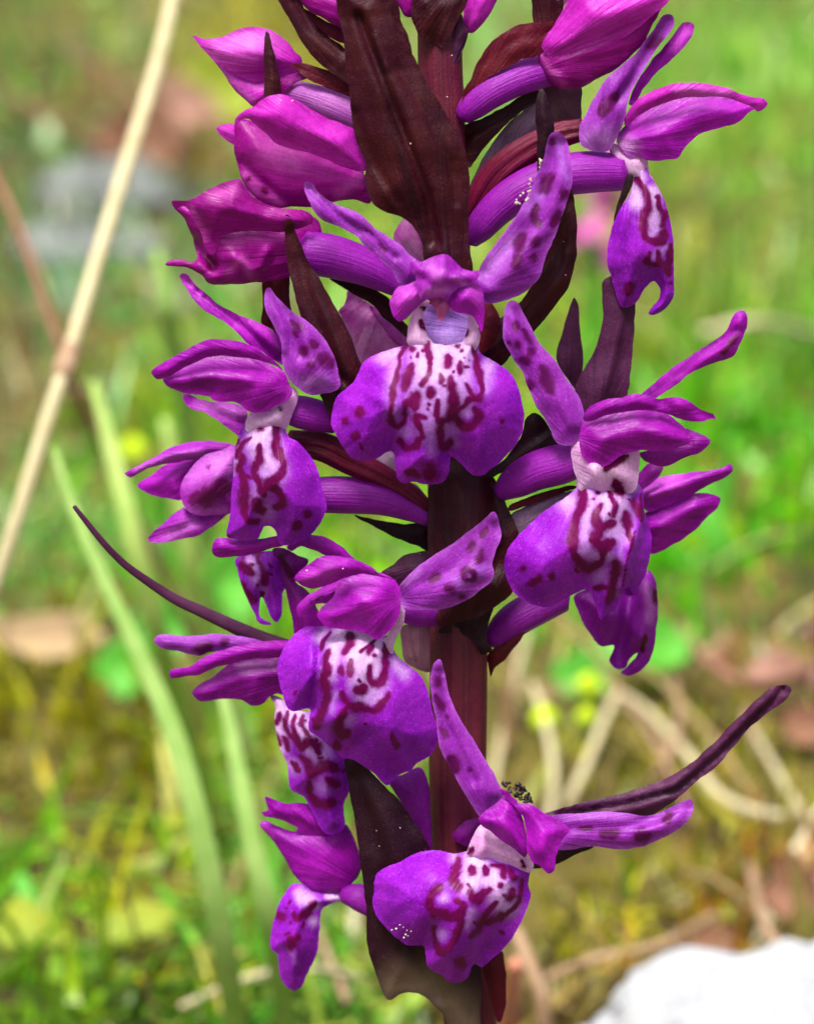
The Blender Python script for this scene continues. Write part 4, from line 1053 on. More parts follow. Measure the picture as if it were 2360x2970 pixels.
sheet('neck', f2, M['neck'], S('D', [(790,970),(860,930),(1000,860),(1060,800),(1098,830),(1090,900),(1055,985),(1025,1060),(900,1100),(780,1070)]), 205, puff=(40, 30), marks=mk('D', [([(1000,930)], 26), ([(935,935)], 14)]))
sheet('lip', f2, M['lip'], S('D', [(785,985),(860,965),(960,960),(1030,1000),(1025,1060),(1045,1105),(1100,1140),(1152,1190),(1202,1260),(1232,1330),(1242,1400),(1262,1470),(1277,1540),(1257,1610),(1212,1680),(1152,1740),(1080,1772),(1030,1782),(985,1770),(965,1700),(930,1662),(888,1667),(850,1742),(780,1752),(700,1745),(656,1722),(664,1660),(678,1580),(688,1450),(700,1320),(706,1230),(722,1130),(748,1070),(770,1015)]), 205, base=S('D', [(930,850)])[0], sp=6, puff=(64, 60), curl=30, g=(.12, -.05),
      marks=mk('D', [([(965,1010),(970,1100),(965,1180),(1000,1260),(1002,1330),(950,1370),(905,1412),(960,1430),(1000,1470),(1005,1520),(970,1542)], 46), ([(870,1165),(860,1230),(835,1290),(830,1350),(860,1400),(870,1450),(890,1470)], 40), ([(845,1510),(862,1560)], 54), ([(765,1230),(738,1300),(760,1360),(760,1450),(765,1540),(785,1625),(845,1632)], 42), ([(765,1380),(765,1590)], 52), ([(845,1015),(865,1045)], 50), ([(810,1110),(750,1170),(718,1240)], 24), ([(738,1110),(712,1190)], 13), ([(1160,1590)], 52), ([(1085,1650),(1095,1660)], 60), ([(672,1725)], 28), ([(722,1330),(745,1260)], 14)]),
      whites=wh('D', [([(900,980),(880,1120)], 130, 70), ([(880,1150),(930,1320)], 120, 110), ([(720,1150),(715,1300)], 40, 60), ([(880,1400),(820,1480)], 60, 120), ([(900,1560)], 50, 120)]))

# ---- big bract at the top centre ---------------------------------------------------------------------
bract(None, SS(('A', [(1240,-60),(1280,250),(1295,450),(1320,650),(1350,850),(1412,1000)]), ('B', [(128,1100),(135,1160),(160,1240),(220,1300),(300,1330),(362,1352),(420,1402),(460,1462),(480,1530),(490,1610),(560,1700),(700,1760),(790,1700),(775,1560),(767,1450),(766,1300),(777,1180),(775,1070),(752,950),(702,830),(642,730),(572,610),(502,500),(432,360),(372,240),(300,120),(230,-60)])), 215, 'bract', label='largest dark maroon bract at the top centre, grooved along its middle',
      base=S('B', [(680,2100)])[0], g=(.05, -.06), puff=(42, 60), ridges=rg('B', [([(90,100),(200,400),(320,720),(420,960),(510,1200),(560,1500)], -34, 34), ([(330,420),(540,780),(650,1000),(690,1250)], -12, 30), ([(60,700),(200,1050),(330,1250)], -10, 30), ([(180,230),(260,420)], 8, 24)]), sp=9, rough=5,
      whites=[])

# ---- centre flower ---------------------------------------------------------------------------------------
bract('W', [(1170,400),(1195,382),(1208,420),(1214,470),(1213,540),(1199,595),(1171,640),(1131,692),(1102,722),(1078,745),(1052,770),(1012,742),(1008,715),(1040,678),(1080,650),(1120,600),(1150,520),(1160,450)], 130, 'bract', base=S('W', [(950,820)])[0], ridges=rg('W', [([(1195,420),(1175,560),(1080,700)], -26, 10)]), puff=(24, 24))
bract('E', [(1190,380),(1240,390),(1282,480),(1275,600),(1230,650),(1150,700),(1150,520)], 150, 'bract_red', puff=(20, 24))
bract('B', [(1210,553),(1237,560),(1262,620),(1287,720),(1297,800),(1282,870),(1250,970),(1210,1070),(1190,1060),(1192,900),(1183,750),(1190,620)], 150, 'bract_dark', puff=(24, 18), label='blunt bract tip standing behind the spotted upright sepal')
f1 = flower('centre flower facing the viewer with a broad patterned lip', 'E', (930, 400), 250)
sheet('lateral_sepal', f1, M['sepal'], SS(('A', [(1035,1135),(1050,1128),(1082,1140),(1130,1200),(1222,1263),(1310,1298),(1400,1348),(1480,1418),(1560,1468),(1640,1530)]), ('E', [(720,80),(780,130),(800,220),(720,290),(650,255),(612,182),(560,132),(500,60)]), ('A', [(1440,1560),(1360,1472),(1260,1412),(1160,1372),(1092,1312),(1062,1242),(1036,1185)])), 255, base=S('E', [(850,350)])[0], marks=mk('A', [([(1400,1420),(1470,1460)], 20), ([(1500,1510),(1540,1560)], 24)]), ridges=rg('A', [([(1060,1160),(1200,1310),(1420,1440),(1600,1600)], -22, 22)]), puff=(26, 24), pale=wh('A', [([(1050,1140),(1130,1210)], 14, 50)]))
sheet('lateral_sepal', f1, M['sepal'], SS(('B', [(1282,828),(1332,823),(1372,860),(1392,930),(1397,1000),(1414,1080),(1402,1180),(1372,1260),(1342,1350),(1302,1470),(1252,1590)]), ('E', [(1532,214),(1502,252),(1442,312),(1382,342),(1292,372),(1200,388),(1150,360),(1110,280),(1130,190)]), ('B', [(830,1690),(860,1620),(920,1530),(980,1450),(1040,1370),(1100,1280),(1168,1140),(1198,1060),(1238,960),(1258,870)])), 240, base=S('E', [(1050,330)])[0], marks=mk('B', [([(1272,1085),(1258,1130),(1240,1178)], 62), ([(1375,1190),(1360,1215)], 52), ([(1200,1280),(1165,1350),(1200,1390)], 46), ([(1330,1320),(1290,1385)], 44), ([(1195,1480),(1180,1520)], 46), ([(1100,1470),(1085,1530)], 54), ([(1075,1590),(1055,1630)], 60), ([(1170,1600)], 46), ([(1290,850),(1285,890)], 36)]), whites=wh('B', [([(1050,1500),(900,1680)], 40, 160), ([(1140,1300),(1240,1180)], 20, 110), ([(1330,880),(1370,1100)], 14, 60)]), ridges=rg('B', [([(1330,900),(1200,1350),(900,1700)], -30, 60)]), puff=(40, 44))
sheet('throat', f1, M['throat'], S('E', [(800,400),(1080,400),(1110,520),(1075,610),(1010,660),(930,665),(850,620),(810,540)]), 235, puff=(0, 40), ridges=rg('E', [([(950,500)], -45, 120)]))
sheet('neck', f1, M['neck'], S('E', [(790,350),(745,430),(722,490),(712,560),(712,640),(800,690),(870,640),(838,590),(818,520),(815,440),(850,370)]), 268, puff=(26, 20), marks=mk('E', [([(800,408),(832,428)], 24), ([(785,490),(815,538)], 32)]))
sheet('neck', f1, M['neck'], S('E', [(1090,420),(1125,465),(1138,520),(1163,572),(1152,640),(1120,680),(1040,650),(1070,590),(1085,530),(1080,460)]), 268, puff=(26, 20), marks=mk('E', [([(1085,540),(1065,575)], 26)]))
sheet('column', f1, M['column'], S('E', [(850,350),(900,330),(950,345),(975,400),(955,440),(938,486),(918,494),(900,484),(884,430)]), 300, puff=(22, 16), ridges=rg('E', [([(915,370),(915,480)], -16, 12)]), rough=7, pale=wh('E', [([(918,440),(918,480)], 10, 30)]))
sheet('lip', f1, M['lip'], S('E', [(770,600),(720,618),(680,650),(610,665),(540,690),(480,720),(430,760),(400,820),(378,870),(320,920),(268,970),(248,1030),(238,1090),(238,1150),(268,1210),(308,1270),(350,1332),(400,1357),(460,1364),(520,1347),(570,1315),(602,1300),(626,1325),(634,1400),(644,1472),(690,1502),(740,1492),(790,1502),(850,1513),(920,1502),(962,1452),(972,1390),(980,1335),(1020,1360),(1070,1412),(1120,1452),(1180,1453),(1232,1412),(1282,1377),(1332,1322),(1382,1262),(1422,1180),(1433,1100),(1427,1030),(1412,960),(1392,900),(1362,838),(1312,788),(1242,743),(1182,708),(1156,680),(1152,620),(1120,600),(1040,625),(960,640),(880,635),(820,605)]), 290, base=S('E', [(930,350)])[0], sp=5.5, puff=(60, 55), curl=55, ridges=rg('E', [([(930,640),(920,1000),(860,1400)], 18, 150), ([(620,1290),(680,1100)], -20, 60), ([(980,1320),(1000,1150)], -20, 60), ([(400,900),(560,1000),(620,1080)], 8, 40)]),
      marks=mk('E', [([(722,635),(690,672),(660,705),(653,760),(640,850),(622,930),(612,1000),(600,1060),(605,1110),(640,1147),(682,1130),(700,1080)], 28), ([(600,1060),(600,1115)], 48), ([(740,672)], 38), ([(842,620),(838,670),(850,720)], 36), ([(850,720),(845,800),(820,850),(798,888)], 32), ([(735,770),(712,830),(702,880),(692,930)], 40), ([(768,955),(755,1000),(762,1035)], 58), ([(745,970),(702,1010),(690,1070)], 26), ([(820,1088),(772,1090),(760,1130),(790,1170),(792,1220),(760,1270),(710,1282),(655,1238)], 40), ([(855,905),(848,950)], 38), ([(972,705),(966,765)], 40), ([(1035,755),(1038,820)], 36), ([(915,830),(917,878)], 36), ([(975,840),(980,900),(988,960)], 40), ([(985,950),(1000,1040),(985,1090)], 62), ([(1000,1080),(1050,1030),(1092,982),(1150,970),(1172,930),(1166,860),(1150,790),(1136,720),(1118,670),(1115,620)], 34), ([(1080,890),(1098,940),(1120,965)], 34), ([(1125,1040),(1158,1075),(1132,1130),(1080,1165),(1040,1140),(1020,1110)], 42), ([(895,990),(900,1050),(908,1110),(955,1112)], 34), ([(930,1130),(910,1180),(912,1240),(930,1278),(972,1250)], 44), ([(862,1395),(850,1440)], 86), ([(700,1430),(780,1460)], 36), ([(410,1065)], 54), ([(325,1118)], 44), ([(400,1215)], 56), ([(1300,1120)], 26), ([(1045,685)], 18), ([(1030,652)], 14), ([(1060,730)], 14), ([(1092,742)], 12), ([(835,1035)], 22), ([(808,680)], 22), ([(920,640),(1000,642)], 8)]),
      whites=wh('E', [([(930,650),(900,950)], 250, 110), ([(620,720),(620,1080)], 30, 110), ([(880,1000),(880,1120)], 170, 150), ([(560,720),(640,690)], 50, 90), ([(1210,760),(1190,900)], 40, 90), ([(700,1190)], 40, 70), ([(1080,1060)], 45, 60), ([(850,1200),(860,1300)], 25, 90), ([(970,1160),(1010,1260)], 12, 70)]))
sheet('petal', f1, M['petal'], S('E', [(770,250),(700,270),(650,285),(618,330),(598,380),(608,430),(628,470),(660,497),(700,482),(742,442),(785,392),(830,350),(840,280)]), 305, base=S('E', [(900,150)])[0], puff=(36, 34), g=(-.1, 0), pale=wh('E', [([(660,350),(760,330)], 50, 110)]))
sheet('petal', f1, M['petal'], S('E', [(990,280),(1060,240),(1130,230),(1170,300),(1187,380),(1187,480),(1170,562),(1130,485),(1080,452),(1020,442),(985,420),(962,370)]), 310, base=S('E', [(950,150)])[0], puff=(40, 36), pale=wh('E', [([(1110,270),(1150,360)], 14, 70)]))
sheet('dorsal_sepal', f1, M['hood'], S('E', [(735,110),(800,125),(850,100),(910,78),(960,83),(1002,120),(1042,165),(1100,183),(1152,178),(1142,230),(1100,270),(1030,290),(985,330),(960,370),(920,345),(880,340),(845,355),(800,370),(770,320),(760,230),(730,180)]), 335, base=S('E', [(930,0)])[0], puff=(44, 40), rough=6, ridges=rg('E', [([(850,160),(960,230),(1080,220)], 7, 20), ([(800,230),(900,290),(1000,270)], -8, 22), ([(930,90),(925,330)], 12, 26)]), pale=wh('E', [([(880,200),(930,180)], 6, 40), ([(990,220),(1060,260)], 4, 30), ([(860,160),(900,230)], 10, 50), ([(840,310),(960,300)], 10, 40)]))  # pale patches paint the hood's pink glints into its colour

# ---- right flower ----------------------------------------------------------------------------------------------
f3 = flower('right flower with a long striped lip folded at one side', 'F', (540, 800), 210)
bract('F', [(228,692),(280,652),(335,690),(390,790),(440,840),(300,900),(170,930),(60,1000),(-20,990),(120,900),(200,790)], 120, 'bract_dark', ridges=rg('F', [([(60,960),(230,820),(340,740)], -18, 26)]))
tube('spur', f3, M['spur'], S('F', [(540,900),(420,930),(280,970),(170,1030),(90,1090)]), [160, 140, 120, 110, 100], [50, 58, 56, 48, 26], nseg=26)
bract('F', [(130,1180),(160,1145),(300,1090),(470,1045),(510,1060),(430,1090),(300,1135),(160,1185)], 110, 'bract_red', puff=(14, 12))
bract('F', [(150,1210),(300,1130),(430,1085),(500,1075),(470,1140),(380,1210),(190,1330)], 90, 'mauve', label='pale mauve bract face beneath the right flower spur', puff=(10, 20))
sheet('lateral_sepal', f3, M['petal'], S('F', [(860,560),(930,490),(1000,430),(1080,370),(1180,310),(1270,250),(1330,190),(1368,110),(1400,93),(1432,115),(1432,190),(1392,280),(1362,340),(1300,367),(1200,402),(1120,442),(1040,502),(950,565),(890,590)]), 200, base=S('F', [(700,700)])[0], marks=mk('F', [([(1385,225),(1300,320)], 26)]), ridges=rg('F', [([(900,560),(1150,370),(1380,200)], -16, 18)]), puff=(22, 20))
sheet('petal', f3, M['inner_petal'], S('F', [(850,870),(960,850),(1060,840),(1120,800),(1100,735),(1180,768),(1238,800),(1222,832),(1170,872),(1120,882),(1060,912),(1000,942),(930,937),(880,912)]), 205, base=S('F', [(700,800)])[0], puff=(24, 30), marks=mk('F', [([(1170,870),(1060,908)], 10)]))
sheet('dorsal_sepal', f3, M['petal'], S('F', [(548,692),(553,650),(600,608),(680,578),(760,568),(820,548),(900,558),(960,573),(1030,563),(1090,573),(1142,600),(1202,640),(1252,655),(1268,692),(1240,682),(1180,702),(1100,692),(1020,665),(930,645),(850,637),(760,650),(660,668),(600,695)]), 285, base=S('F', [(500,700)])[0], puff=(34, 30), g=(0, -.3), ridges=rg('F', [([(960,600),(1100,640),(1240,670)], -14, 20)]))
sheet('petal', f3, M['inner_petal'], S('F', [(540,715),(600,685),(680,655),(760,635),(850,622),(930,638),(1000,658),(1082,720),(1132,780),(1122,812),(1060,842),(980,857),(880,857),(790,867),(740,892),(690,932),(640,947),(590,932),(550,902),(530,852),(520,790)]), 260, base=S('F', [(490,780)])[0], puff=(46, 50), g=(0, .15))
sheet('lateral_sepal', f3, M['sepal'], S('F', [(120,80),(150,43),(186,50),(222,110),(272,200),(312,280),(382,350),(422,410),(462,470),(512,550),(547,640),(556,720),(526,785),(480,825),(418,822),(388,790),(358,720),(298,630),(248,520),(218,430),(178,380),(138,310),(108,240),(113,150)]), 235, base=S('F', [(530,860)])[0], marks=mk('F', [([(185,160),(185,190)], 42), ([(138,265),(142,280)], 34), ([(185,285)], 36), ([(262,315)], 46), ([(205,355),(230,365)], 44), ([(162,375)], 30), ([(315,400),(345,470),(368,535)], 46), ([(255,480),(260,500)], 44), ([(225,200),(255,270)], 24)]), ridges=rg('F', [([(190,100),(330,400),(460,760)], -18, 40)]), puff=(36, 36), whites=wh('F', [([(125,70),(140,110)], 12, 40)]))
sheet('neck', f3, M['neck'], S('F', [(478,850),(515,780),(560,800),(700,800),(845,850),(853,900),(842,1040),(800,1090),(640,1080),(530,1075),(512,1010),(492,940)]), 222, puff=(40, 34), marks=mk('F', [([(775,880),(720,920),(668,965)], 36), ([(720,1030),(750,1085)], 50)]), ridges=rg('F', [([(600,960),(640,1060)], 22, 24)]))
sheet('lip', f3, M['lip'], S('F', [(520,1000),(600,1010),(700,1000),(800,1010),(848,1040),(872,1080),(878,1180),(900,1250),(918,1330),(908,1430),(882,1530),(850,1590),(822,1642),(790,1600),(765,1620),(722,1722),(680,1742),(640,1775),(618,1710),(602,1670),(588,1622),(558,1610),(490,1640),(430,1672),(370,1707),(310,1707),(240,1682),(178,1640),(138,1570),(118,1490),(123,1430),(148,1370),(200,1310),(270,1240),(330,1190),(400,1140),(470,1095),(508,1060)]), 225, base=S('F', [(640,850)])[0], sp=6, puff=(60, 58), curl=40, g=(-.12, 0), ridges=rg('F', [([(862,1080),(855,1250),(800,1400),(765,1600)], 26, 34), ([(600,1100),(600,1400)], 14, 90)]),
      marks=mk('F', [([(548,990),(545,1060),(540,1150),(510,1230),(490,1300),(488,1390),(520,1450),(570,1490),(640,1460),(660,1400),(702,1360)], 42), ([(490,1300),(492,1400)], 48), ([(690,1360),(630,1375)], 38), ([(640,1160),(620,1210),(640,1270),(710,1258)], 42), ([(640,1270),(610,1340),(640,1390)], 50), ([(680,1070),(710,1140),(710,1220)], 26), ([(720,1020),(748,1085)], 50), ([(770,1190),(790,1280)], 36), ([(790,1280),(800,1330)], 26), ([(820,1130),(850,1205)], 36), ([(715,1470),(720,1540),(710,1600),(690,1660)], 50), ([(605,1600),(690,1605)], 26), ([(625,1092)], 22), ([(600,1120)], 14), ([(210,1500)], 34), ([(270,1575),(290,1555)], 44), ([(370,1540)], 36), ([(860,1090),(862,1240)], 12), ([(840,1270),(800,1400),(770,1500),(765,1600)], 9)]),
      whites=wh('F', [([(560,1020),(800,1030)], 70, 60), ([(560,1100),(555,1400)], 55, 50), ([(700,1100),(720,1280)], 120, 80), ([(470,1140)], 50, 120), ([(590,1420),(690,1440)], 40, 60), ([(640,1540)], 50, 80), ([(750,1350),(730,1640)], 12, 50)]))

# ---- lower centre bract behind, second dark tip ------------------------------------------------------------
bract('W', [(905,1010),(945,970),(1010,980),(1042,1010),(1067,1065),(1090,1120),(1087,1145),(1064,1190),(1082,1240),(1052,1270),(1012,1297),(960,1312),(925,1320),(916,1300),(930,1260),(905,1200),(900,1100)], 120, 'bract', base=S('W', [(960,1420)])[0], g=(0, .12), ridges=rg('W', [([(960,1000),(985,1150),(960,1300)], 18, 30), ([(1030,1020),(1060,1130),(1010,1280)], -20, 14)]), puff=(40, 50), label='broad dark bract hugging the stem below the centre flower')
bract('H', [(1120,830),(1160,770),(1250,700),(1350,610),(1440,560),(1460,640),(1440,720),(1410,850),(1450,930),(1380,960),(1340,880),(1240,830)], 85, 'bract_dark', puff=(16, 30))
bract('H', [(1420,960),(1450,925),(1560,850),(1713,690),(1713,720),(1640,850),(1540,980),(1460,1050),(1435,1100)], -10, 'bract_red', puff=(14, 14))

# ---- small flower below the left one ---------------------------------------------------------------------------
f10 = flower('small forked lip flower hanging below the left flower', 'G', (1350, 380), 40)
sheet('lip', f10, M['lip'], S('G', [(1078,430),(1160,395),(1310,380),(1380,430),(1392,600),(1368,650),(1362,780),(1335,825),(1300,800),(1272,730),(1240,668),(1226,720),(1228,790),(1300,832),(1260,842),(1218,826),(1198,780),(1150,682),(1108,582),(1088,500)]), 20, base=S('G', [(1230,250)])[0], sp=6, puff=(40, 36), marks=mk('G', [([(1130,430),(1125,480),(1180,515)], 38), ([(1220,440),(1252,500),(1250,575)], 36), ([(1118,575),(1150,650),(1182,690)], 36), ([(1200,395)], 20)]), whites=wh('G', [([(1180,440),(1200,560)], 30, 70), ([(1250,640)], 20, 60)]))
sheet('petal', f10, M['dark_petal'], S('H', [(85,310),(150,300),(240,345),(312,380),(250,470),(230,510),(300,560),(380,700),(420,830),(340,900),(230,860),(208,740),(178,600),(148,480)]), 30, base=S('H', [(200,250)])[0], puff=(34, 40), marks=mk('H', [([(140,350),(200,470)], 46)]))
sheet('dorsal_sepal', f10, M['petal'], S('D', [(563,1810),(590,1740),(640,1733),(760,1750),(880,1740),(990,1718),(1040,1760),(1000,1785),(940,1795),(830,1835),(700,1852),(600,1852)]), 130, base=S('D', [(1150,1780)])[0], puff=(34, 26), g=(0, -.3), marks=mk('D', [([(590,1835),(570,1815)], 16)]))
sheet('lateral_sepal', f10, M['petal'], S('D', [(1030,1790),(1100,1745),(1180,1718),(1270,1733),(1360,1778),(1425,1840),(1460,1885),(1350,1862),(1260,1842),(1210,1812),(1120,1790),(1060,1815)]), 90, base=S('D', [(1500,1950)])[0], puff=(22, 22))

# ---- lower left flower in profile --------------------------------------------------------------------------------
f7 = flower('lower left flower in profile with spread sepals and a densely marked lip', 'G', (1400, 1100), 40)
tail = S('G', [(75,105),(150,200),(230,300),(320,400),(420,490),(560,590),(700,680),(850,750),(1000,820),(1130,880),(1250,930),(1420,985)])
o = tube('bract', orchid, M['bract_violet'], tail, np.linspace(60, -10, len(tail)), [6, 8, 9, 10, 11, 13, 15, 17, 19, 21, 22, 22], flat=0.6, nseg=14)
o['label'] = 'long whip-like bract sweeping out to the left'
sheet('petal', f7, M['dark_petal'], S('G', [(805,1265),(860,1208),(930,1168),(990,1118),(1060,1068),(1180,1035),(1300,1020),(1420,1000),(1480,1100),(1440,1270),(1330,1267),(1280,1292),(1240,1332),(1180,1344),(1120,1312),(1000,1302),(900,1317),(850,1312)]), 20, base=S('G', [(1550,1150)])[0], puff=(40, 50))
sheet('dorsal_sepal', f7, M['petal'], S('G', [(670,1125),(720,1110),(800,1098),(870,1048),(960,1008),(1100,968),(1250,943),(1430,940),(1440,1020),(1300,1045),(1180,1052),(1060,1078),(940,1112),(840,1152),(760,1162),(672,1168)]), 60, base=S('G', [(1550,1050)])[0], puff=(30, 26), g=(0, -.3))
sheet('lateral_sepal', f7, M['sepal'], S('G', [(568,940),(590,903),(650,898),(750,913),(850,908),(950,898),(1050,903),(1150,918),(1260,950),(1150,985),(1050,995),(960,1005),(900,1016),(860,1034),(780,1022),(720,1002),(620,987)]), 45, base=S('G', [(1500,1020)])[0], marks=mk('G', [([(840,985),(910,980)], 60), ([(1010,955)], 40)]), puff=(24, 24))
sheet('lip', f7, M['lip'], SS(('G', [(1295,1285),(1360,1295),(1420,1360),(1520,1380),(1640,1420)]), ('W', [(720,1560),(745,1600),(738,1660),(724,1690),(724,1742),(700,1757),(680,1751),(662,1720),(640,1680),(610,1660),(605,1612),(588,1570),(578,1520),(580,1490)])), 60, base=S('G', [(1330,1150)])[0], sp=6, puff=(60, 50), g=(.2, .1), marks=mk('G', [([(1345,1390),(1330,1450)], 26), ([(1400,1390),(1385,1470),(1420,1540)], 26), ([(1450,1400),(1440,1480),(1470,1560)], 24), ([(1500,1400),(1490,1460),(1540,1530)], 26), ([(1325,1520),(1345,1590)], 34), ([(1370,1540),(1400,1620)], 32), ([(1440,1540),(1480,1600)], 30), ([(1490,1610),(1530,1570),(1580,1590)], 50), ([(1480,1650),(1530,1700),(1550,1770)], 50), ([(1560,1760),(1640,1720),(1700,1740)], 56), ([(1540,1820),(1545,1900),(1600,1955),(1680,1950)], 46), ([(1640,1800),(1700,1840)], 40), ([(1430,1700),(1460,1740)], 30), ([(1560,1560),(1600,1640)], 30)]), whites=wh('G', [([(1340,1340),(1360,1600)], 60, 70), ([(1440,1400),(1600,1640)], 90, 80), ([(1440,1720)], 50, 80), ([(1620,1850)], 50, 100)]), curl=20)
sheet('spur', f7, M['spur'], S('I', [(815,215),(900,180),(985,145),(1035,240),(1045,400),(1050,620),(990,530),(930,440),(870,330)]), 90, puff=(40, 50), body=60)

# ---- bottom left flower ------------------------------------------------------------------------------------------------
f8 = flower('bottom left flower with a closed hood and a small tongue-like lip', 'I', (620, 820), 20)
tube('spur', f8, M['spur'], S('I', [(560,850),(640,860),(740,920)]), [10, 20, 30], [24, 40, 36], nseg=20)
sheet('petal', f8, M['petal'], S('I', [(100,460),(130,440),(185,465),(290,500),(400,470),(560,455),(625,545),(668,680),(650,740),(604,802),(560,842),(480,844),(400,832),(340,792),(288,732),(238,652),(188,572),(128,502)]), 0, base=S('I', [(680,800)])[0], puff=(60, 70), body=30, pale=wh('I', [([(110,470),(170,540)], 10, 30)]))
sheet('petal', f8, M['petal'], S('I', [(112,390),(150,378),(128,308),(200,328),(260,348),(350,345),(440,380),(520,440),(480,540),(380,520),(300,500),(310,480),(230,440),(130,412)]), 30, base=S('I', [(620,700)])[0], puff=(34, 40), g=(0, -.2))
sheet('lip', f8, M['lip'], S('I', [(285,790),(340,795),(400,835),(480,845),(575,845),(570,882),(450,922),(432,1040),(422,1150),(382,1250),(332,1352),(290,1377),(248,1357),(213,1300),(200,1180),(162,1150),(162,1080),(178,990),(208,900),(248,830)]), 20, base=S('I', [(480,780)])[0], sp=6, puff=(56, 48), curl=30, marks=mk('I', [([(410,890),(360,950),(300,985),(290,960)], 36), ([(210,970)], 50), ([(300,1080),(275,1120)], 50)]), whites=wh('I', [([(330,850),(390,900)], 40, 60), ([(400,1000)], 30, 60), ([(480,865),(570,865)], 26, 26), ([(300,1225),(270,1140)], 4, 40)]))

# ---- lower centre flower -----------------------------------------------------------------------------------------------------
f4 = flower('lower centre flower with a wide three lobed lip below its hood', 'H', (880, 640), 260)
tube('spur', f4, M['spur'], S('H', [(880,700),(980,715),(1120,720)]), [190, 150, 90], [22, 34, 30], nseg=18)
sheet('lateral_sepal', f4, M['sepal'], S('H', [(868,550),(900,500),(980,418),(1080,348),(1200,278),(1300,198),(1400,118),(1462,73),(1492,140),(1503,230),(1472,320),(1452,400),(1462,450),(1442,502),(1372,562),(1292,622),(1202,662),(1100,682),(980,687),(908,672),(878,620)]), 260, base=S('H', [(830,620)])[0], marks=mk('H', [([(1265,440),(1300,425),(1340,460),(1335,500),(1300,505),(1270,480),(1265,440)], 30), ([(1160,550),(1205,560)], 50), ([(1110,465),(1070,495)], 46), ([(1345,265),(1310,300)], 38), ([(1388,300),(1370,370)], 38), ([(1420,170),(1395,220)], 26), ([(1270,610)], 40)]), ridges=rg('H', [([(900,600),(1200,440),(1440,180)], -26, 70)]), puff=(36, 40), whites=wh('H', [([(900,520),(1000,440)], 14, 70), ([(1240,520),(1400,420)], 16, 110)]))
sheet('neck', f4, M['neck'], S('H', [(860,700),(885,655),(912,690),(902,760),(862,840),(842,900),(835,960),(790,930),(760,880),(800,840),(830,780)]), 285, puff=(26, 18))
sheet('lip', f4, M['lip'], S('H', [(455,790),(380,783),(300,788),(238,820),(188,870),(148,930),(123,1000),(118,1060),(128,1130),(148,1210),(178,1290),(220,1312),(290,1297),(322,1305),(310,1390),(318,1440),(380,1482),(450,1542),(520,1600),(580,1610),(650,1652),(720,1702),(795,1775),(850,1722),(900,1697),(942,1682),(992,1632),(1072,1582),(1112,1490),(1113,1420),(1082,1330),(1062,1250),(1042,1170),(1002,1090),(932,1030),(870,980),(837,930),(832,870),(800,840),(740,850),(680,820),(600,790),(520,790)]), 290, base=S('H', [(700,680)])[0], sp=5.5, puff=(62, 58), curl=55, ridges=rg('H', [([(640,850),(600,1100),(480,1350)], 22, 120), ([(385,830),(370,1050),(330,1280)], -26, 36), ([(560,1550),(700,1470),(820,1700)], -14, 50), ([(470,1320),(450,1500)], 14, 50)]),
      marks=mk('H', [([(450,820),(410,870),(393,930)], 22), ([(435,940),(415,1000),(425,1060),(410,1110),(420,1170),(425,1220)], 46), ([(425,1220),(400,1290),(380,1350),(358,1405)], 44), ([(570,840),(560,900),(528,950)], 44), ([(732,870),(680,910),(625,950)], 18), ([(710,915),(685,940)], 30), ([(722,965)], 20), ([(800,890),(790,960),(790,1040),(760,1130),(720,1140),(692,1085),(690,1035)], 42), ([(572,1000),(563,1085)], 38), ([(510,1050),(512,1065)], 46), ([(672,1160),(630,1190),(602,1178)], 46), ([(800,1220),(760,1270),(720,1310),(650,1300),(580,1280),(530,1230),(515,1195)], 42), ([(545,1290),(510,1360),(490,1420),(520,1460),(560,1442)], 48), ([(490,1525)], 44), ([(230,1200)], 28), ([(830,1450),(860,1540)], 26)]),
      whites=wh('H', [([(560,850),(700,900)], 130, 70), ([(470,900),(430,1100)], 60, 60), ([(640,960),(680,1120)], 150, 90), ([(640,1240),(740,1240)], 50, 50), ([(400,820),(370,860)], 30, 70), ([(840,1000),(900,1080)], 30, 100), ([(560,1370)], 40, 80), ([(470,1200),(450,1320)], 14, 60)]))
sheet('lateral_sepal', f4, M['petal'], S('H', [(233,670),(260,630),(310,588),(400,538),(500,492),(580,480),(560,560),(430,640),(350,650),(290,702),(250,727),(238,705)]), 290, base=S('H', [(800,420)])[0], puff=(20, 18), marks=mk('H', [([(330,640),(400,590)], 12)]))
sheet('petal', f4, M['petal'], S('H', [(362,710),(400,660),(460,600),(480,540),(540,478),(640,446),(760,452),(830,485),(867,520),(883,570),(883,660),(862,740),(822,800),(780,842),(740,867),(680,837),(600,807),(520,805),(430,792),(380,745)]), 330, base=S('H', [(900,600)])[0], puff=(56, 55), g=(0, .12), pale=wh('H', [([(470,560),(520,530)], 14, 40)]))  # pale spot is a highlight painted on the petal
sheet('dorsal_sepal', f4, M['petal'], S('H', [(220,490),(240,458),(300,408),(370,353),(450,343),(550,358),(640,388),(700,418),(748,456),(860,500),(760,475),(640,462),(560,478),(500,500),(400,537),(330,548),(260,527)]), 372, base=S('H', [(950,560)])[0], puff=(34, 32), g=(0, -.3), pale=wh('H', [([(300,480),(450,440)], 10, 70)]))

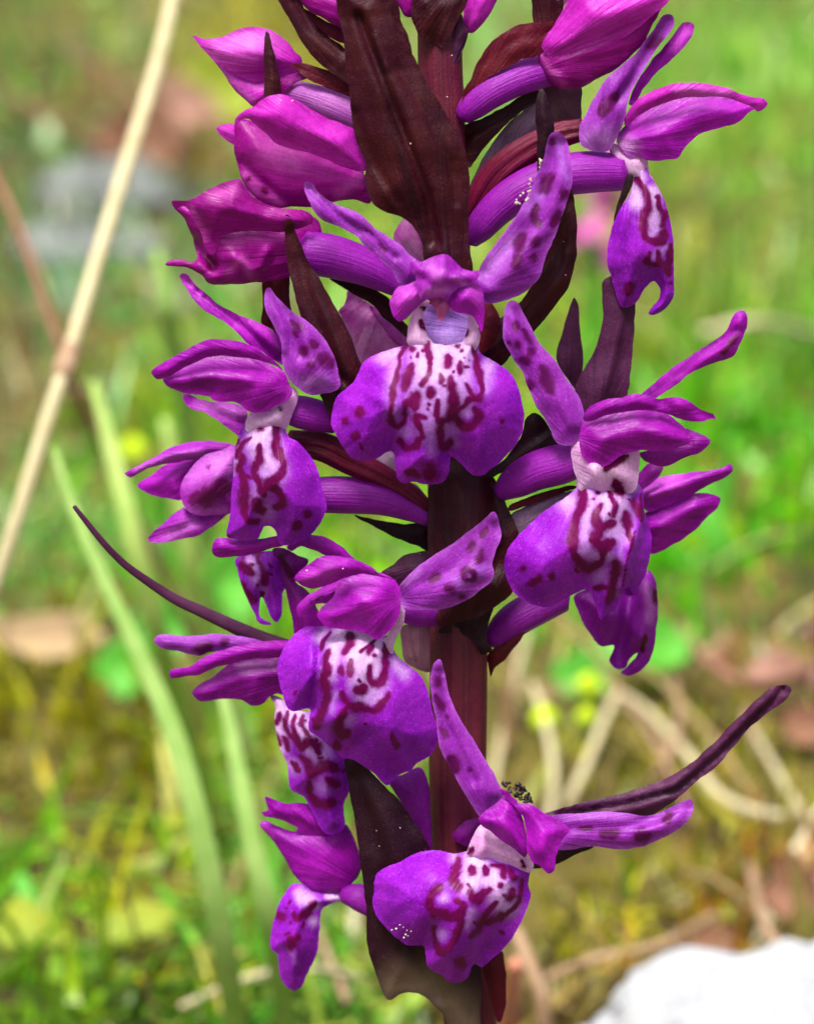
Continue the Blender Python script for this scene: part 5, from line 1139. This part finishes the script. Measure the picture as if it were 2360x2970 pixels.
# ---- bottom flower ------------------------------------------------------------------------------------------------------------------------
bract('I', [(580,83),(622,90),(682,130),(732,190),(802,260),(862,320),(932,420),(992,510),(1047,600),(1100,750),(1200,950),(1290,1150),(1325,1300),(1320,1480),(1310,1700),(1220,1760),(1160,1640),(1120,1520),(1060,1462),(1020,1422),(960,1392),(880,1397),(830,1434),(798,1425),(768,1360),(728,1250),(693,1130),(688,960),(678,830),(658,690),(638,530),(613,370),(588,230),(571,120)], 215, 'bract_dark', base=S('I', [(1200,1750)])[0], ridges=rg('I', [([(640,200),(760,600),(900,1000),(1100,1400)], -26, 50), ([(900,420),(1000,700)], -10, 40)]), puff=(34, 50), g=(0, -.08), sp=10, whites=wh('I', [([(850,1380),(1050,1330),(1200,1500),(1300,1650)], 70, 200)]), label='large blackish bract in front of the stem base with a flared foot')
bract('I', [(1335,1230),(1390,1180),(1440,1160),(1462,1300),(1455,1480),(1420,1560),(1385,1460),(1350,1340)], 130, 'bract_red', puff=(16, 24))
f5 = flower('bottom right flower with a crinkled violet lip, furthest down the spike', 'I', (1420, 420), 270)
sheet('petal', f5, M['dark_petal'], S('I', [(1165,520),(1230,450),(1320,425),(1320,510),(1260,580),(1200,560)]), 110, puff=(24, 30))
bract('J', [(540,690),(700,638),(830,608),(950,578),(1080,528),(1180,468),(1250,408),(1330,328),(1400,258),(1470,188),(1530,138),(1602,128),(1619,150),(1580,202),(1510,252),(1430,322),(1360,402),(1290,482),(1200,552),(1120,622),(1060,662),(1000,690),(850,700),(700,720),(600,730)], 150, 'bract_violet', base=S('J', [(400,850)])[0], g=(.1, 0), ridges=rg('J', [([(620,690),(900,640),(1120,580),(1300,430),(1580,150)], -40, 14)]), puff=(26, 18), rough=0.8, label='long curved bract reaching out to the lower right')
bract('J', [(560,840),(640,815),(770,820),(680,862),(620,892),(520,917),(480,900)], 170, 'bract_dark', puff=(16, 16))
sheet('lateral_sepal', f5, M['sepal'], SS(('H', [(1125,988),(1157,1090),(1192,1230),(1252,1370),(1342,1500),(1452,1690),(1500,1790)]), ('I', [(1460,280),(1410,350),(1350,440),(1290,385)]), ('H', [(1228,1740),(1178,1640),(1118,1530),(1108,1420),(1083,1270),(1063,1130),(1078,1040)])), 255, base=S('I', [(1450,560)])[0], marks=mk('H', [([(1110,1110),(1115,1150)], 46), ([(1100,1210),(1140,1290)], 48), ([(1140,1420),(1160,1460)], 40), ([(1200,1600),(1225,1670)], 54), ([(1310,1680)], 30), ([(1180,1350)], 30)]), ridges=rg('H', [([(1120,1080),(1170,1400),(1340,1740)], -24, 40)]), puff=(30, 30))
sheet('lateral_sepal', f5, M['sepal'], S('J', [(590,690),(700,680),(850,673),(1000,688),(1090,658),(1182,617),(1197,660),(1172,712),(1110,762),(1000,812),(900,832),(760,822),(620,835),(600,760)]), 230, base=S('J', [(400,760)])[0], marks=mk('J', [([(800,770),(850,770)], 44), ([(960,785),(1000,775)], 40), ([(1075,705),(1095,695)], 34), ([(700,740),(760,745)], 16)]), ridges=rg('J', [([(620,750),(900,745),(1170,650)], -20, 30)]), puff=(26, 26), pale=wh('J', [([(640,690),(950,692)], 4, 24)]))
sheet('neck', f5, M['neck'], S('I', [(1330,462),(1385,500),(1440,545),(1500,585),(1575,640),(1615,680),(1592,730),(1520,700),(1400,660),(1300,680),(1220,660),(1250,590),(1290,505)]), 290, puff=(30, 28), marks=mk('I', [([(1280,590),(1268,625)], 26), ([(1540,660),(1560,700)], 22)]), ridges=rg('I', [([(1330,520),(1320,620)], 16, 26)]))
sheet('lip', f5, M['lip'], S('I', [(1300,600),(1230,612),(1170,622),(1100,605),(1020,603),(950,623),(880,663),(800,693),(748,730),(733,780),(733,830),(723,890),(738,950),(780,1012),(820,1052),(870,1102),(920,1127),(1000,1132),(1015,1180),(1028,1240),(1060,1272),(1110,1292),(1140,1327),(1200,1333),(1252,1302),(1267,1250),(1290,1232),(1330,1247),(1382,1202),(1442,1152),(1492,1092),(1532,1020),(1572,930),(1597,850),(1583,790),(1592,720),(1560,680),(1480,660),(1400,640)]), 305, base=S('I', [(1370,520)])[0], sp=5.5, puff=(62, 56), curl=50, ridges=rg('I', [([(1350,700),(1250,900),(1180,1150)], 20, 110), ([(1330,1230),(1330,1020)], -30, 40), ([(1010,1130),(1040,1030)], -20, 40), ([(1440,1000),(1380,1150)], -24, 50)]),
      marks=mk('I', [([(1205,645),(1182,720),(1165,780)], 44), ([(1168,760),(1190,800)], 56), ([(1270,690),(1275,730)], 34), ([(1340,690),(1350,735)], 32), ([(1380,690),(1440,700),(1445,740)], 32), ([(1475,710),(1505,750)], 34), ([(1260,840),(1300,875),(1365,828)], 50), ([(1090,800),(1050,850),(1038,920),(1062,950),(1130,960),(1170,975),(1220,915),(1192,890)], 38), ([(1220,915),(1205,990),(1182,1080),(1150,1140),(1102,1162),(1072,1100),(1063,1030)], 34), ([(1420,800)], 28), ([(1505,825),(1480,870)], 36), ([(1450,850)], 20), ([(1552,760),(1540,840),(1520,900),(1460,960)], 24), ([(1400,890),(1340,970),(1310,1040),(1262,1082)], 28), ([(1205,1225)], 60), ([(1440,960),(1360,1010)], 40)]),
      whites=wh('I', [([(1300,660),(1260,800)], 80, 70), ([(1380,760),(1460,900)], 90, 80), ([(1115,870)], 34, 50), ([(1110,1070)], 34, 50), ([(1270,950),(1240,1020)], 24, 60), ([(1180,640)], 20, 90)]))
sheet('petal', f5, M['petal'], S('I', [(1305,430),(1340,388),(1400,348),(1460,300),(1520,330),(1550,430),(1572,520),(1578,622),(1562,642),(1502,592),(1442,552),(1388,510),(1328,470)]), 340, base=S('I', [(1350,300)])[0], puff=(44, 40), g=(-.1, 0), ridges=rg('I', [([(1340,430),(1450,480),(1550,600)], 14, 30)]))
sheet('dorsal_sepal', f5, M['petal'], S('J', [(365,580),(400,585),(440,630),(500,638),(560,678),(642,718),(664,750),(634,800),(612,850),(602,920),(572,937),(540,902),(500,882),(482,830),(482,770),(464,690),(420,640)]), 365, base=S('J', [(380,560)])[0], puff=(40, 36), g=(.1, 0), rough=6)

# pale debris that has fallen on the flowers, and the withered stub by the bottom flower
def crumb(name, reg, pts, d, col, label, cat, n=9, r=9):
    s = S(reg, pts)
    V = []; Fs = []
    g = np.random.default_rng(int(s[0, 0]))
    ico = [(0,0,1),(.9,0,.2),(.28,.85,.2),(-.72,.53,.2),(-.72,-.53,.2),(.28,-.85,.2),(.7,.5,-.6),(-.3,.8,-.6),(-.9,0,-.6),(-.3,-.8,-.6),(.7,-.5,-.6),(0,0,-1)]
    fi = [(0,1,2),(0,2,3),(0,3,4),(0,4,5),(0,5,1),(1,6,2),(2,7,3),(3,8,4),(4,9,5),(5,10,1),(6,7,2),(7,8,3),(8,9,4),(9,10,5),(10,6,1),(11,7,6),(11,8,7),(11,9,8),(11,10,9),(11,6,10)]
    line = catmull(s, False, 4)
    for k in range(n):
        p = line[int(k / max(n - 1, 1) * (len(line) - 1))]
        c = spike(p[0] + g.normal(0, r * .5), p[1] + g.normal(0, r * .5), d + g.normal(0, 4))
        rr = r * K * g.uniform(0.55, 1.2)
        b0 = len(V)
        for q in ico:
            V.append(c + rr * np.array(q) * g.uniform(0.35, 1.5, 3))
        Fs += [[b0 + i for i in f] for f in fi]
    o = link(name, V, Fs, col, smooth=False)
    tag(o, label, cat)
    return o
M['husk'] = plain_mat('husk_skin', lin(216, 204, 180), lin(140, 120, 98), 2500, 0.6)
M['soot'] = plain_mat('withered_skin', lin(52, 34, 40), lin(24, 16, 20), 2500, 0.5)
crumb('plant_debris', 'B', [(1150,1120),(1140,1160),(1150,1200),(1130,1240),(1075,1265),(1060,1245),(1100,1200),(1130,1185)], 284, M['husk'], 'curled pale scrap of debris stuck on the spotted sepal of the centre flower', 'debris', 14, 5)
crumb('plant_debris', 'B', [(1215,980),(1208,1010),(1214,1040)], 215, M['husk'], 'tiny pale scrap of debris on the edge of a dark bract tip', 'debris', 6, 5)
crumb('withered_fragment', 'J', [(378,560),(400,548),(420,570),(440,556),(455,590),(470,570),(490,604),(470,618),(485,635),(505,628),(490,610),(440,600),(410,585)], 130, M['soot'], 'blackish crumbly withered fragment beside the bottom flower', 'withered fragment', 40, 8)
crumb('pollen_crumbs', 'I', [(830,1040),(880,1020),(910,1040),(900,1090),(940,1050)], 352, M['husk'], 'whitish powdery crumbs on the lower lobe of the bottom flower lip', 'pollen', 9, 3.4)
# pollen grains scattered on bracts and petals: too many and too small to count
def grains():
    V = []; Fs = []
    tet = np.array([(1,1,1),(-1,-1,1),(-1,1,-1),(1,-1,-1)]) * 0.58
    dg = bpy.context.evaluated_depsgraph_get()
    dg.update()
    g = np.random.default_rng(5)
    fixed = [(1191, 416), (1310, 160), (1296, 280), (1640, 797), (1634, 700), (1092, 2410), (1160, 2402), (1100, 2455), (1216, 1605), (890, 1655), (995, 1650), (1471, 1369), (813, 290), (848, 292)]
    spots = [(u, v, g.uniform(2.2, 4.6)) for u, v in fixed] 
    for u, v, r in spots:
        p1 = at_depth(u, v, 0.3)
        dv = Vector(p1 - CAM).normalized()
        ok, loc, nor, _i, ob, _m = SC.ray_cast(dg, Vector(CAM), dv, distance=0.24)
        if not ok: continue
        c = np.array(loc)
        b0 = len(V)
        for t in tet:
            V.append(c + t * r * K * g.uniform(0.7, 1.2))
        Fs += [[b0, b0+1, b0+2], [b0, b0+3, b0+1], [b0, b0+2, b0+3], [b0+1, b0+3, b0+2]]
    o = link('pollen_grains', V, Fs, M['grain'], orchid, smooth=True)
    o['kind'] = 'stuff'
M['grain'] = plain_mat('pollen_skin', lin(236, 214, 220), lin(206, 170, 190), 3000, 0.4)
grains()
